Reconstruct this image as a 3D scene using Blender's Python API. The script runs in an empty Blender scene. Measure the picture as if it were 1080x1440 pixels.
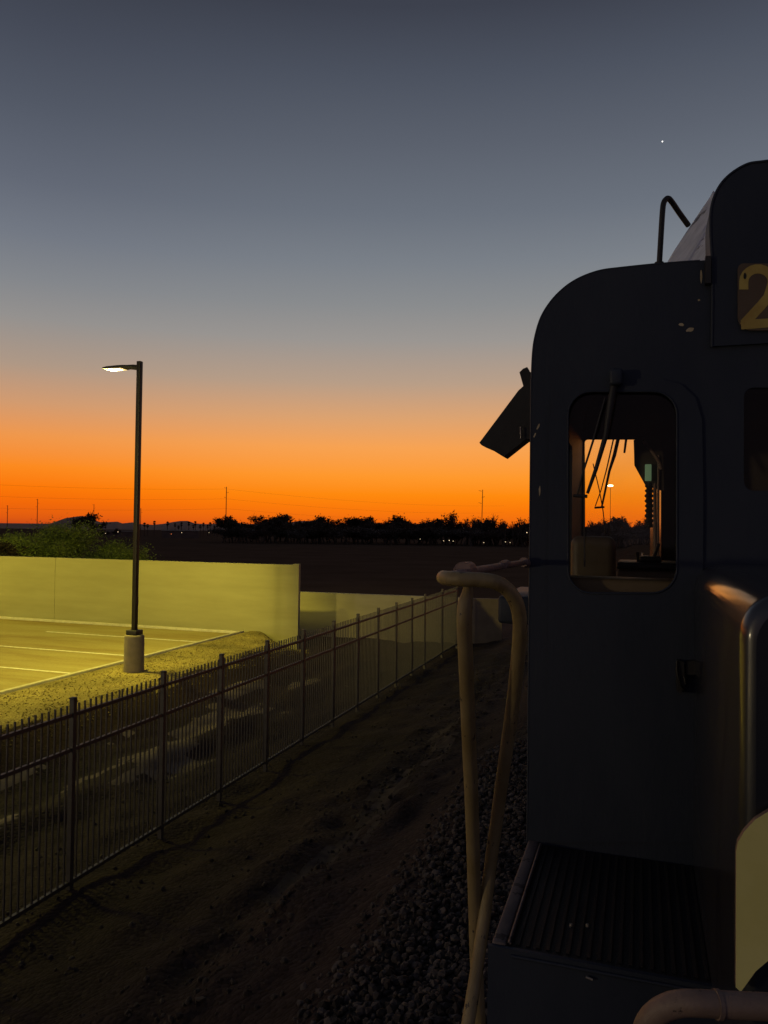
import bpy, bmesh, math, random
from mathutils import Vector, Matrix, noise, geometry

R = math.radians
rnd = random.Random(11)
scene = bpy.context.scene
COL = scene.collection

# ------------------------------------------------------------------ camera
CAM = Vector((0.0, 0.0, 4.7))
F = 1083.0                      # focal length in pixels of the 1080 x 1440 photograph
YAW, PITCH, ROLL = R(18.4), math.atan(22 / F), R(0.75)
RM = Matrix.Rotation(YAW, 3, 'Z') @ Matrix.Rotation(R(90) + PITCH, 3, 'X') @ Matrix.Rotation(ROLL, 3, 'Z')


def ray(u, v):
    return RM @ Vector(((u - 540) / F, (720 - v) / F, -1.0))


def on_y(u, v, y):
    d = ray(u, v); return CAM + d * ((y - CAM.y) / d.y)


def on_x(u, v, x):
    d = ray(u, v); return CAM + d * ((x - CAM.x) / d.x)


def on_z(u, v, z):
    d = ray(u, v); return CAM + d * ((z - CAM.z) / d.z)


def at(u, v, t):
    return CAM + ray(u, v) * t


cd = bpy.data.cameras.new('camera')
cam = bpy.data.objects.new('camera', cd); COL.objects.link(cam)
cam.matrix_world = Matrix.Translation(CAM) @ RM.to_4x4()
cd.sensor_fit = 'VERTICAL'; cd.sensor_height = 36.0; cd.sensor_width = 27.0
cd.lens = F / 1440 * 36.0
cd.clip_start = 0.05; cd.clip_end = 40000
scene.camera = cam

# ------------------------------------------------------------------ materials


def lin(c):
    return tuple(((x / 255) / 12.92 if x / 255 <= 0.04045 else ((x / 255 + 0.055) / 1.055) ** 2.4) for x in c)


def nodes_of(m):
    m.use_nodes = True
    nt = m.node_tree
    return nt, nt.nodes, nt.links, nt.nodes['Principled BSDF']


def N(nt, kind, **kw):
    n = nt.nodes.new(kind)
    for k, v in kw.items():
        setattr(n, k, v)
    return n


def mat(name, c1, c2=None, scale=5.0, rough=0.6, metal=0.0, bump=0.0, bscale=None, detail=6.0,
        stretch=(1, 1, 1), lo=0.35, hi=0.65, spec=0.5, rvar=0.0, chip=None, chip_at=0.74, chip_scale=9.0, bdist=0.02):
    m = bpy.data.materials.new(name)
    nt, ns, ln, bs = nodes_of(m)
    tc = N(nt, 'ShaderNodeTexCoord')
    mp = N(nt, 'ShaderNodeMapping'); mp.inputs['Scale'].default_value = stretch
    ln.new(tc.outputs['Object'], mp.inputs['Vector'])
    nz = N(nt, 'ShaderNodeTexNoise'); nz.inputs['Scale'].default_value = scale
    nz.inputs['Detail'].default_value = detail; nz.inputs['Roughness'].default_value = 0.6
    ln.new(mp.outputs[0], nz.inputs['Vector'])
    rp = N(nt, 'ShaderNodeValToRGB')
    rp.color_ramp.elements[0].position = lo; rp.color_ramp.elements[1].position = hi
    rp.color_ramp.elements[0].color = (*c1, 1); rp.color_ramp.elements[1].color = (*(c2 or c1), 1)
    ln.new(nz.outputs[0], rp.inputs[0])
    col = rp.outputs[0]
    if chip:
        n2 = N(nt, 'ShaderNodeTexNoise'); n2.inputs['Scale'].default_value = chip_scale
        n2.inputs['Detail'].default_value = 8; n2.inputs['Roughness'].default_value = 0.7
        ln.new(mp.outputs[0], n2.inputs['Vector'])
        r2 = N(nt, 'ShaderNodeValToRGB')
        r2.color_ramp.elements[0].position = chip_at; r2.color_ramp.elements[1].position = chip_at + 0.012
        ln.new(n2.outputs[0], r2.inputs[0])
        mx = N(nt, 'ShaderNodeMixRGB'); mx.inputs[2].default_value = (*chip, 1)
        ln.new(r2.outputs[0], mx.inputs[0]); ln.new(col, mx.inputs[1]); col = mx.outputs[0]
    ln.new(col, bs.inputs['Base Color'])
    bs.inputs['Roughness'].default_value = rough; bs.inputs['Metallic'].default_value = metal
    bs.inputs['Specular IOR Level'].default_value = spec
    if rvar:
        mr = N(nt, 'ShaderNodeMapRange'); mr.inputs[3].default_value = rough - rvar; mr.inputs[4].default_value = rough + rvar
        ln.new(nz.outputs[0], mr.inputs[0]); ln.new(mr.outputs[0], bs.inputs['Roughness'])
    if bump:
        nb = N(nt, 'ShaderNodeTexNoise'); nb.inputs['Scale'].default_value = bscale or scale * 3
        nb.inputs['Detail'].default_value = 8; nb.inputs['Roughness'].default_value = 0.65
        ln.new(mp.outputs[0], nb.inputs['Vector'])
        bp = N(nt, 'ShaderNodeBump'); bp.inputs['Strength'].default_value = bump; bp.inputs['Distance'].default_value = bdist
        ln.new(nb.outputs[0], bp.inputs['Height']); ln.new(bp.outputs[0], bs.inputs['Normal'])
    return m


def emit(name, color, strength):
    m = bpy.data.materials.new(name)
    nt, ns, ln, bs = nodes_of(m)
    bs.inputs['Base Color'].default_value = (*color, 1)
    bs.inputs['Emission Color'].default_value = (*color, 1)
    bs.inputs['Emission Strength'].default_value = strength
    return m


def glass_mat():
    m = bpy.data.materials.new('window_glass')
    nt, ns, ln, bs = nodes_of(m)
    out = ns['Material Output']
    tr = N(nt, 'ShaderNodeBsdfTransparent'); tr.inputs[0].default_value = (0.985, 0.98, 0.96, 1)
    gl = N(nt, 'ShaderNodeBsdfGlossy'); gl.inputs['Roughness'].default_value = 0.03
    df = N(nt, 'ShaderNodeBsdfDiffuse'); df.inputs[0].default_value = (0.35, 0.3, 0.22, 1)
    fr = N(nt, 'ShaderNodeFresnel'); fr.inputs[0].default_value = 1.25
    m1 = N(nt, 'ShaderNodeMixShader'); ln.new(fr.outputs[0], m1.inputs[0])
    ln.new(tr.outputs[0], m1.inputs[1]); ln.new(gl.outputs[0], m1.inputs[2])
    # a thin film of dirt on the pane
    tc = N(nt, 'ShaderNodeTexCoord'); nz = N(nt, 'ShaderNodeTexNoise'); nz.inputs['Scale'].default_value = 4; nz.inputs['Detail'].default_value = 8
    ln.new(tc.outputs['Object'], nz.inputs['Vector'])
    mr = N(nt, 'ShaderNodeMapRange'); mr.inputs[1].default_value = 0.35; mr.inputs[2].default_value = 0.75
    mr.inputs[3].default_value = 0.002; mr.inputs[4].default_value = 0.014
    ln.new(nz.outputs[0], mr.inputs[0])
    m2 = N(nt, 'ShaderNodeMixShader'); ln.new(mr.outputs[0], m2.inputs[0])
    ln.new(m1.outputs[0], m2.inputs[1]); ln.new(df.outputs[0], m2.inputs[2])
    ln.new(m2.outputs[0], out.inputs['Surface'])
    return m


def gravel_mat(name, c1, c2, c3, scale=14.0, bump=0.8, big=0.5):
    """speckled stones: voronoi cells coloured one by one, with a slow drift of tone"""
    m = bpy.data.materials.new(name)
    nt, ns, ln, bs = nodes_of(m)
    tc = N(nt, 'ShaderNodeTexCoord')
    vo = N(nt, 'ShaderNodeTexVoronoi'); vo.inputs['Scale'].default_value = scale
    ln.new(tc.outputs['Object'], vo.inputs['Vector'])
    sp = N(nt, 'ShaderNodeSeparateColor'); ln.new(vo.outputs['Color'], sp.inputs[0])
    rp = N(nt, 'ShaderNodeValToRGB')
    rp.color_ramp.elements[0].color = (*c1, 1); rp.color_ramp.elements[1].color = (*c3, 1)
    e = rp.color_ramp.elements.new(0.55); e.color = (*c2, 1)
    ln.new(sp.outputs[0], rp.inputs[0])
    nz = N(nt, 'ShaderNodeTexNoise'); nz.inputs['Scale'].default_value = big; nz.inputs['Detail'].default_value = 7
    ln.new(tc.outputs['Object'], nz.inputs['Vector'])
    mr = N(nt, 'ShaderNodeMapRange'); mr.inputs[1].default_value = 0.3; mr.inputs[2].default_value = 0.7
    mr.inputs[3].default_value = 0.55; mr.inputs[4].default_value = 1.35
    ln.new(nz.outputs[0], mr.inputs[0])
    mx = N(nt, 'ShaderNodeMixRGB', blend_type='MULTIPLY'); mx.inputs[0].default_value = 1
    ln.new(rp.outputs[0], mx.inputs[1]); ln.new(mr.outputs[0], mx.inputs[2])
    ln.new(mx.outputs[0], bs.inputs['Base Color'])
    bs.inputs['Roughness'].default_value = 0.95; bs.inputs['Specular IOR Level'].default_value = 0.2
    bp = N(nt, 'ShaderNodeBump'); bp.inputs['Strength'].default_value = bump; bp.inputs['Distance'].default_value = 0.03
    n3 = N(nt, 'ShaderNodeTexNoise'); n3.inputs['Scale'].default_value = scale * 0.8; n3.inputs['Detail'].default_value = 6
    ln.new(tc.outputs['Object'], n3.inputs['Vector'])
    ad = N(nt, 'ShaderNodeMath', operation='SUBTRACT'); ln.new(n3.outputs[0], ad.inputs[0]); ln.new(vo.outputs['Distance'], ad.inputs[1])
    ln.new(ad.outputs[0], bp.inputs['Height']); ln.new(bp.outputs[0], bs.inputs['Normal'])
    return m


def leaf_mat(name, c1, c2):
    m = bpy.data.materials.new(name)
    nt, ns, ln, bs = nodes_of(m)
    ge = N(nt, 'ShaderNodeNewGeometry')
    rp = N(nt, 'ShaderNodeValToRGB')
    rp.color_ramp.elements[0].color = (*c1, 1); rp.color_ramp.elements[1].color = (*c2, 1)
    ln.new(ge.outputs['Random Per Island'], rp.inputs[0]); ln.new(rp.outputs[0], bs.inputs['Base Color'])
    bs.inputs['Roughness'].default_value = 0.7; bs.inputs['Specular IOR Level'].default_value = 0.2
    return m


M = {}
M['navy'] = mat('navy_paint', (0.023, 0.030, 0.046), (0.033, 0.040, 0.057), 2.2, 0.55, 0, 0.12, 30, rvar=0.1, spec=0.28, chip=(0.16, 0.13, 0.1), chip_at=0.735, chip_scale=7, stretch=(1, 1, .45))
M['navy_gloss'] = mat('navy_gloss', (0.014, 0.017, 0.024), (0.024, 0.026, 0.032), 3, 0.26, 0, 0.05, 18, rvar=0.1, spec=0.6, chip=(0.2, 0.17, 0.12), chip_at=0.76)
M['nose'] = mat('nose_paint', (0.013, 0.016, 0.023), (0.022, 0.025, 0.032), 3, 0.34, 0, 0.05, 14, rvar=0.1, spec=0.5, stretch=(1, .3, .6), chip=(0.2, 0.17, 0.12), chip_at=0.77)
_b = M['nose'].node_tree.nodes['Principled BSDF']; _b.inputs['Coat Weight'].default_value = .8; _b.inputs['Coat Roughness'].default_value = .1
M['black'] = mat('black_paint', (0.012, 0.011, 0.010), (0.022, 0.020, 0.018), 6, 0.55, 0, 0.1, 40)
M['rubber'] = mat('black_rubber', (0.010, 0.010, 0.010), (0.018, 0.017, 0.016), 10, 0.8)
M['rail_yellow'] = mat('handrail_paint', (0.22, 0.158, 0.062), (0.29, 0.22, 0.105), 14, 0.5, 0, 0.25, 45, rvar=0.12, chip=(0.035, 0.025, 0.018), chip_at=0.615, chip_scale=38, stretch=(1, 1, .5))
M['rail_rust'] = mat('rusty_pipe', (0.24, 0.15, 0.12), (0.30, 0.21, 0.18), 20, 0.6, 0, 0.3, 60, chip=(0.04, 0.025, 0.02), chip_at=0.62, chip_scale=25)
M['rail_brown'] = mat('brown_pipe', (0.16, 0.11, 0.085), (0.22, 0.155, 0.12), 16, 0.5, 0, 0.2, 50, chip=(0.03, 0.02, 0.016), chip_at=0.64, chip_scale=18)
M['silver'] = mat('weathered_grey_paint', (0.46, 0.50, 0.58), (0.66, 0.70, 0.78), 5, 0.5, 0.1, 0.12, 14, stretch=(3, 3, .6), chip=(0.12, 0.12, 0.125), chip_at=0.615, chip_scale=2.2)
M['placard'] = mat('yellow_paint', (0.74, 0.68, 0.24), (0.82, 0.76, 0.31), 3, 0.5, 0, 0.08, 30, rvar=0.1, chip=(0.3, 0.24, 0.1), chip_at=0.72)
M['number_yellow'] = mat('number_paint', (0.40, 0.27, 0.06), (0.52, 0.40, 0.10), 7, 0.6, 0, 0.1, 30, chip=(0.16, 0.08, 0.03), chip_at=0.66, chip_scale=8)
M['number_back'] = mat('number_backing', (0.10, 0.068, 0.045), (0.13, 0.09, 0.06), 8, 0.7)
M['deck'] = mat('walkway_steel', (0.005, 0.004, 0.0035), (0.014, 0.011, 0.0095), 5, 0.75, 0, 0.4, 60, stretch=(3, 1, 1))
M['sill'] = mat('sill_paint', (0.075, 0.058, 0.057), (0.12, 0.095, 0.09), 6, 0.6, 0, 0.2, 30, chip=(0.03, 0.022, 0.02), chip_at=0.6, chip_scale=9)
M['bare'] = mat('bare_metal', (0.42, 0.36, 0.30), (0.5, 0.44, 0.36), 20, 0.4, 0.6)
M['chip'] = mat('chipped_primer', (0.42, 0.33, 0.2), (0.5, 0.42, 0.28), 20, 0.7)
M['interior'] = mat('cab_interior', (0.055, 0.042, 0.030), (0.075, 0.056, 0.040), 3, 0.7, 0, 0.1, 20)
M['seat'] = mat('seat_vinyl', (0.10, 0.078, 0.052), (0.13, 0.10, 0.068), 6, 0.5, 0, 0.1, 40)
M['console'] = mat('console_paint', (0.17, 0.12, 0.06), (0.22, 0.16, 0.085), 4, 0.6, 0, 0.05, 40)
M['green_box'] = emit('green_display', (0.16, 0.26, 0.14), 0.35)
M['glass'] = glass_mat()
M['fence'] = mat('fence_paint', (0.050, 0.043, 0.036), (0.078, 0.068, 0.057), 8, 0.45, 0.0, 0.1, 60)
M['wall'] = mat('cream_stucco', (0.285, 0.26, 0.15), (0.34, 0.315, 0.19), 1.1, 0.9, 0, 0.25, 60, stretch=(.35, .35, 2.2), lo=.3, hi=.7, spec=.15)
M['wall_low'] = mat('tan_stucco', (0.46, 0.41, 0.26), (0.54, 0.49, 0.32), 1.0, 0.9, 0, 0.25, 50, stretch=(.4, .4, 2), spec=.15)
M['wall_low_dim'] = mat('tan_stucco_dim', (0.17, 0.135, 0.095), (0.22, 0.175, 0.125), 1.4, 0.95, 0, 0.3, 30)  # end panel of the low wall, its dimmer light put into the colour
M['light_streak'] = mat('light_streak_ground', (0.10, 0.078, 0.058), (0.22, 0.18, 0.14), 3, 0.95, 0, 0.4, 18, spec=.1, stretch=(1, .4, 1))  # paler ground colour painting the streaks of lamp light behind the fence
M['curb'] = mat('concrete_kerb', (0.44, 0.40, 0.32), (0.56, 0.52, 0.42), 6, 0.9, 0, 0.2, 40)
M['line'] = mat('worn_line_paint', (0.42, 0.39, 0.28), (0.72, 0.70, 0.62), 7, 0.8, lo=.3, hi=.55)
M['pedestal'] = mat('pedestal_concrete', (0.18, 0.15, 0.11), (0.23, 0.19, 0.14), 5, 0.9, 0, 0.2, 30)
M['pole'] = mat('bronze_pole', (0.008, 0.0055, 0.004), (0.013, 0.009, 0.006), 6, 0.55, 0.0)
M['lens'] = emit('lamp_lens', (1.0, 0.80, 0.42), 14)
M['lens_glow'] = emit('lamp_lens_glow', (1.0, 0.70, 0.28), 1.25)  # warm glow around the lens, made as an emissive plate
M['far_lamp'] = emit('far_lamp_lens', (1.0, 0.78, 0.45), 1.5)
M['red_lamp'] = emit('red_lamp_lens', (1.0, 0.25, 0.08), 1.0)
M['star'] = emit('star_light', (1.0, 0.97, 0.9), 2.2)
M['bark'] = mat('bark', (0.045, 0.032, 0.024), (0.075, 0.055, 0.04), 4, 0.9, 0, 0.3, 20)
M['leaf_green'] = leaf_mat('mesquite_leaves', (0.10, 0.15, 0.022), (0.25, 0.31, 0.06))
M['leaf_dark'] = leaf_mat('dark_leaves', (0.022, 0.017, 0.011), (0.060, 0.045, 0.030))
M['leaf_dry'] = leaf_mat('dry_brush_leaves', (0.03, 0.024, 0.018), (0.11, 0.085, 0.07))
M['hill'] = mat('desert_rock', (0.17, 0.105, 0.085), (0.23, 0.145, 0.115), 0.002, 0.95)
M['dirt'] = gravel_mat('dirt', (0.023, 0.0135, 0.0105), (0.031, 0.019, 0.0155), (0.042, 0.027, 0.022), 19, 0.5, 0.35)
M['gravel'] = gravel_mat('gravel', (0.15, 0.112, 0.036), (0.215, 0.17, 0.06), (0.31, 0.26, 0.105), 34, 0.22, 0.6)
M['field'] = mat('dark_field', (0.085, 0.055, 0.036), (0.115, 0.075, 0.050), 0.12, 0.95, 0, 0.4, 1.5, spec=0.0)
M['bed'] = gravel_mat('ballast_bed', (0.015, 0.012, 0.011), (0.028, 0.023, 0.02), (0.045, 0.038, 0.033), 16, 1.0, 1)
M['silt'] = mat('pale_silt', (0.045, 0.034, 0.030), (0.085, 0.066, 0.058), 5, 0.95, 0, 0.3, 18, spec=0.1)
M['stone'] = leaf_mat('ballast_stone', (0.014, 0.011, 0.010), (0.11, 0.09, 0.08))
M['clod'] = leaf_mat('dirt_clods', (0.03, 0.022, 0.017), (0.07, 0.055, 0.045))
M['timber'] = mat('tie_timber', (0.03, 0.022, 0.016), (0.05, 0.038, 0.03), 8, 0.9)
M['steel'] = mat('rail_steel', (0.14, 0.09, 0.06), (0.2, 0.14, 0.1), 8, 0.5, 0.5)
M['wire'] = mat('wire_metal', (0.02, 0.015, 0.012), None, 1, 0.6)
M['shed'] = mat('shed_wall', (0.10, 0.075, 0.06), (0.14, 0.1, 0.08), 0.3, 0.9)


def lot_mat():
    m = bpy.data.materials.new('lot_concrete')
    nt, ns, ln, bs = nodes_of(m)
    tc = N(nt, 'ShaderNodeTexCoord')
    mp = N(nt, 'ShaderNodeMapping'); mp.inputs['Scale'].default_value = (.18, .9, 1); ln.new(tc.outputs['Object'], mp.inputs['Vector'])
    nz = N(nt, 'ShaderNodeTexNoise'); nz.inputs['Scale'].default_value = 0.9; nz.inputs['Detail'].default_value = 9; nz.inputs['Roughness'].default_value = .62
    ln.new(mp.outputs[0], nz.inputs['Vector'])
    rp = N(nt, 'ShaderNodeValToRGB')
    rp.color_ramp.elements[0].position = .3; rp.color_ramp.elements[0].color = (0.185, 0.120, 0.034, 1)
    rp.color_ramp.elements[1].position = .68; rp.color_ramp.elements[1].color = (0.34, 0.295, 0.13, 1)
    e = rp.color_ramp.elements.new(.48); e.color = (0.285, 0.225, 0.085, 1)
    ln.new(nz.outputs[0], rp.inputs[0])
    n2 = N(nt, 'ShaderNodeTexNoise'); n2.inputs['Scale'].default_value = 14; n2.inputs['Detail'].default_value = 6; ln.new(tc.outputs['Object'], n2.inputs['Vector'])
    mr = N(nt, 'ShaderNodeMapRange'); mr.inputs[3].default_value = .8; mr.inputs[4].default_value = 1.2; ln.new(n2.outputs[0], mr.inputs[0])
    mx = N(nt, 'ShaderNodeMixRGB', blend_type='MULTIPLY'); mx.inputs[0].default_value = 1
    ln.new(rp.outputs[0], mx.inputs[1]); ln.new(mr.outputs[0], mx.inputs[2])
    ln.new(mx.outputs[0], bs.inputs['Base Color'])
    bs.inputs['Roughness'].default_value = .85; bs.inputs['Specular IOR Level'].default_value = .25
    return m


M['lot'] = lot_mat()

# ------------------------------------------------------------------ mesh helpers


class MB:
    def __init__(s):
        s.v = []; s.f = []; s.m = []; s.smooth = []

    def add(s, verts, faces, mi=0, smooth=False):
        o = len(s.v); s.v += [Vector(p) for p in verts]
        for f in faces:
            s.f.append([i + o for i in f]); s.m.append(mi); s.smooth.append(smooth)
        return s

    def box(s, lo, hi, mi=0, mtx=None):
        (a, b, c), (d, e, f) = lo, hi
        vs = [Vector(p) for p in ((a, b, c), (d, b, c), (d, e, c), (a, e, c), (a, b, f), (d, b, f), (d, e, f), (a, e, f))]
        if mtx: vs = [mtx @ p for p in vs]
        return s.add(vs, [(0, 3, 2, 1), (4, 5, 6, 7), (0, 1, 5, 4), (1, 2, 6, 5), (2, 3, 7, 6), (3, 0, 4, 7)], mi)

    def bbox(s, lo, hi, r=0.02, seg=3, mi=0, smooth=True):
        bm = bmesh.new(); bmesh.ops.create_cube(bm, size=1)
        lo, hi = Vector(lo), Vector(hi)
        for q in bm.verts:
            q.co = Vector([(lo[i] + hi[i]) / 2 + q.co[i] * (hi[i] - lo[i]) for i in range(3)])
        bmesh.ops.bevel(bm, geom=bm.edges[:], offset=r, segments=seg, affect='EDGES', profile=0.5)
        bm.verts.index_update()
        s.add([q.co.copy() for q in bm.verts], [[q.index for q in f.verts] for f in bm.faces], mi, smooth)
        bm.free(); return s

    def tube(s, pts, r, seg=10, mi=0, cap=True):
        pts = [Vector(p) for p in pts]; n = len(pts)
        rs = r if isinstance(r, (list, tuple)) else [r] * n
        up = None; rings = []
        for i, p in enumerate(pts):
            a = pts[max(0, i - 1)]; b = pts[min(n - 1, i + 1)]
            t = (b - a).normalized()
            if up is None:
                up = t.orthogonal().normalized()
            else:
                up = (up - t * up.dot(t))
                up = up.normalized() if up.length > 1e-6 else t.orthogonal().normalized()
            w = t.cross(up)
            rings.append([p + (up * math.cos(k * 2 * math.pi / seg) + w * math.sin(k * 2 * math.pi / seg)) * rs[i] for k in range(seg)])
        vs = [q for g in rings for q in g]; fs = []
        for i in range(n - 1):
            for k in range(seg):
                k2 = (k + 1) % seg
                fs.append((i * seg + k, i * seg + k2, (i + 1) * seg + k2, (i + 1) * seg + k))
        s.add(vs, fs, mi, True)
        if cap:
            s.add(rings[0], [tuple(reversed(range(seg)))], mi); s.add(rings[-1], [tuple(range(seg))], mi)
        return s

    def plate(s, outer, holes, org, au, av, th, mi=0, side_mi=None):
        """flat plate with holes, in the plane org + x*au + y*av, given thickness along au x av"""
        org, au, av = Vector(org), Vector(au), Vector(av); nrm = au.cross(av).normalized()
        loops = [[Vector((x, y, 0)) for x, y in outer]] + [[Vector((x, y, 0)) for x, y in h] for h in holes]
        tris = geometry.tessellate_polygon(loops)
        flat = [p for l in loops for p in l]
        f = [org + au * p.x + av * p.y + nrm * (th / 2) for p in flat]
        b = [org + au * p.x + av * p.y - nrm * (th / 2) for p in flat]
        fr, bk = [], []
        for t in tris:
            p, q, r_ = (f[i] for i in t)
            t = tuple(t) if (q - p).cross(r_ - p).dot(nrm) > 0 else tuple(reversed(t))
            fr.append(t); bk.append(tuple(reversed(t)))
        s.add(f, fr, mi); s.add(b, bk, mi)
        o = 0
        for li, l in enumerate(loops):
            n = len(l)
            area = sum(l[i].x * l[(i + 1) % n].y - l[(i + 1) % n].x * l[i].y for i in range(n))
            ccw = (area > 0) == (li == 0)
            vs = f[o:o + n] + b[o:o + n]
            fs = []
            for i in range(n):
                j = (i + 1) % n
                q = (i, i + n, j + n, j)
                fs.append(q if ccw else tuple(reversed(q)))
            s.add(vs, fs, side_mi if side_mi is not None else mi); o += n
        return s

    def build(s, name, mats, parent=None, loc=None, **props):
        base = Vector(loc) if loc else (Vector(parent['_org']) if parent else Vector((0, 0, 0)))
        me = bpy.data.meshes.new(name)
        me.from_pydata([p - base for p in s.v], [], s.f)
        for m in (mats if isinstance(mats, (list, tuple)) else [mats]):
            me.materials.append(m)
        me.polygons.foreach_set('material_index', s.m)
        me.polygons.foreach_set('use_smooth', s.smooth)
        me.update()
        o = bpy.data.objects.new(name, me); COL.objects.link(o)
        if parent: o.parent = parent
        else: o.location = base
        o['_org'] = tuple(base)
        for k, v in props.items(): o[k] = v
        return o


def tag(o, label, cat, group=None):
    o['label'] = label; o['category'] = cat
    if group: o['group'] = group
    return o


def thing(name, loc, label, cat, group=None):
    o = bpy.data.objects.new(name, None); COL.objects.link(o)
    o.location = loc; o['_org'] = tuple(loc); o.empty_display_size = .2
    return tag(o, label, cat, group)


def copy_tree(o, parent=None):
    c = o.copy(); COL.objects.link(c)
    if parent: c.parent = parent
    for ch in list(o.children): copy_tree(ch, c)
    return c


def smooth_path(pts, n=8):
    """Catmull-Rom through the given points"""
    P = [Vector(p) for p in pts]; out = []
    for i in range(len(P) - 1):
        a, b, c, d = P[max(0, i - 1)], P[i], P[i + 1], P[min(len(P) - 1, i + 2)]
        for k in range(n):
            t = k / n
            out.append(0.5 * ((2 * b) + (c - a) * t + (2 * a - 5 * b + 4 * c - d) * t * t + (3 * b - a - 3 * c + d) * t ** 3))
    out.append(P[-1]); return out


def rr(x0, y0, x1, y1, r, n=7):
    if not isinstance(r, (list, tuple)): r = [r] * 4
    pts = []
    for (cx, cy, a0, q) in ((x1 - r[0], y0 + r[0], -90, r[0]), (x1 - r[1], y1 - r[1], 0, r[1]), (x0 + r[2], y1 - r[2], 90, r[2]), (x0 + r[3], y0 + r[3], 180, r[3])):
        for k in range(n + 1):
            a = R(a0 + 90 * k / n); pts.append((cx + q * math.cos(a), cy + q * math.sin(a)))
    return pts


# ------------------------------------------------------------------ sky
w = bpy.data.worlds.new('World'); scene.world = w; w.use_nodes = True
nt = w.node_tree; bg = nt.nodes['Background']; ln = nt.links
tc = N(nt, 'ShaderNodeTexCoord')
sx = N(nt, 'ShaderNodeSeparateXYZ'); ln.new(tc.outputs['Generated'], sx.inputs[0])


def math_node(op, a, b=None):
    n = N(nt, 'ShaderNodeMath', operation=op)
    for i, x in enumerate((a, b)):
        if x is None: continue
        if isinstance(x, (int, float)): n.inputs[i].default_value = x
        else: ln.new(x, n.inputs[i])
    return n.outputs[0]


elev = math_node('DIVIDE', math_node('ARCSINE', sx.outputs['Z']), math.pi / 2)     # 0 at the horizon, 1 overhead
horiz = math_node('SQRT', math_node('ADD', math_node('MULTIPLY', sx.outputs['X'], sx.outputs['X']), math_node('MULTIPLY', sx.outputs['Y'], sx.outputs['Y'])))
sun_d = ray(820, 740); sun_d.z = 0; sun_d.normalize()
cosaz = math_node('DIVIDE', math_node('ADD', math_node('MULTIPLY', sx.outputs['X'], sun_d.x), math_node('MULTIPLY', sx.outputs['Y'], sun_d.y)), math_node('ADD', horiz, 1e-4))


def ramp(src, stops):
    rp = N(nt, 'ShaderNodeValToRGB'); rp.color_ramp.interpolation = 'LINEAR'
    el = rp.color_ramp.elements
    while len(el) > 1: el.remove(el[-1])
    first = True
    for p, c in stops:
        e = el[0] if first else el.new(p)
        e.position = p; e.color = (*c, 1); first = False
    ln.new(src, rp.inputs[0]); return rp.outputs[0]


def ev(v):   # elevation (0..1) of a height in the photograph
    return math.atan((744 - v) / F) / (math.pi / 2)


west = [(0, lin((222, 92, 22))), (ev(736), lin((240, 108, 16))), (ev(716), lin((252, 124, 10))), (ev(698), lin((255, 138, 14))), (ev(672), lin((255, 153, 45))), (ev(632), lin((248, 163, 82))),
        (ev(590), lin((221, 163, 112))), (ev(540), lin((184, 158, 136))), (ev(480), lin((155, 150, 146))), (ev(430), lin((138, 140, 142))), (ev(370), lin((122, 128, 136))),
        (ev(300), lin((106, 113, 124))), (ev(200), lin((91, 97, 109))), (ev(100), lin((76, 82, 95))), (ev(0), lin((61, 65, 77))), (0.62, lin((48, 52, 64))), (1, lin((44, 48, 60)))]
west_side = [(0, lin((205, 78, 22))), (ev(736), lin((226, 92, 16))), (ev(716), lin((244, 106, 8))), (ev(698), lin((252, 120, 8))), (ev(672), lin((253, 138, 30))), (ev(632), lin((240, 152, 76))),
             (ev(590), lin((210, 155, 112))), (ev(540), lin((174, 152, 134))), (ev(480), lin((148, 145, 143))), (ev(430), lin((131, 134, 139))), (ev(370), lin((114, 120, 131))),
             (ev(300), lin((98, 104, 117))), (ev(200), lin((82, 88, 101))), (ev(100), lin((69, 74, 87))), (ev(0), lin((57, 61, 72))), (0.62, lin((46, 50, 62))), (1, lin((44, 48, 60)))]
east = [(0, lin((84, 74, 82))), (0.08, lin((96, 82, 92))), (0.2, lin((84, 82, 98))), (0.4, lin((66, 70, 86))), (1, lin((44, 48, 60)))]


def smooth(src, a, b):
    n = N(nt, 'ShaderNodeMapRange', interpolation_type='SMOOTHSTEP'); n.inputs[1].default_value = a; n.inputs[2].default_value = b
    ln.new(src, n.inputs[0]); return n.outputs[0]


def mix(fac, a, b):
    n = N(nt, 'ShaderNodeMixRGB'); ln.new(fac, n.inputs[0]); ln.new(a, n.inputs[1]); ln.new(b, n.inputs[2]); return n.outputs[0]


wcol = mix(smooth(cosaz, 0.76, 0.99), ramp(elev, west_side), ramp(elev, west))
sky = mix(smooth(cosaz, -0.35, 0.72), ramp(elev, east), wcol)
ln.new(sky, bg.inputs['Color']); bg.inputs['Strength'].default_value = 1.0

# the sun has set: only the last glow of it over the horizon
sd = bpy.data.lights.new('sun', 'SUN'); sd.energy = 0.02; sd.angle = R(12); sd.color = (1, .5, .2)
so = bpy.data.objects.new('sun', sd); COL.objects.link(so)
so.rotation_euler = (-(sun_d + Vector((0, 0, .04)))).to_track_quat('-Z', 'Y').to_euler()
so.location = (0, 0, 60)

scene.view_settings.view_transform = 'Standard'; scene.view_settings.look = 'None'
scene.view_settings.exposure = 0; scene.view_settings.gamma = 1
scene.cycles.use_denoising = True
scene.cycles.max_bounces = 8; scene.cycles.transparent_max_bounces = 12
scene.cycles.sample_clamp_indirect = 3
scene.cycles.caustics_reflective = False; scene.cycles.caustics_refractive = False

# ------------------------------------------------------------------ ground
FX = -6.85          # fence line
WALL_Y = 26.9
PLAT = 0.62         # level of the gravel strip beside the car park


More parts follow.
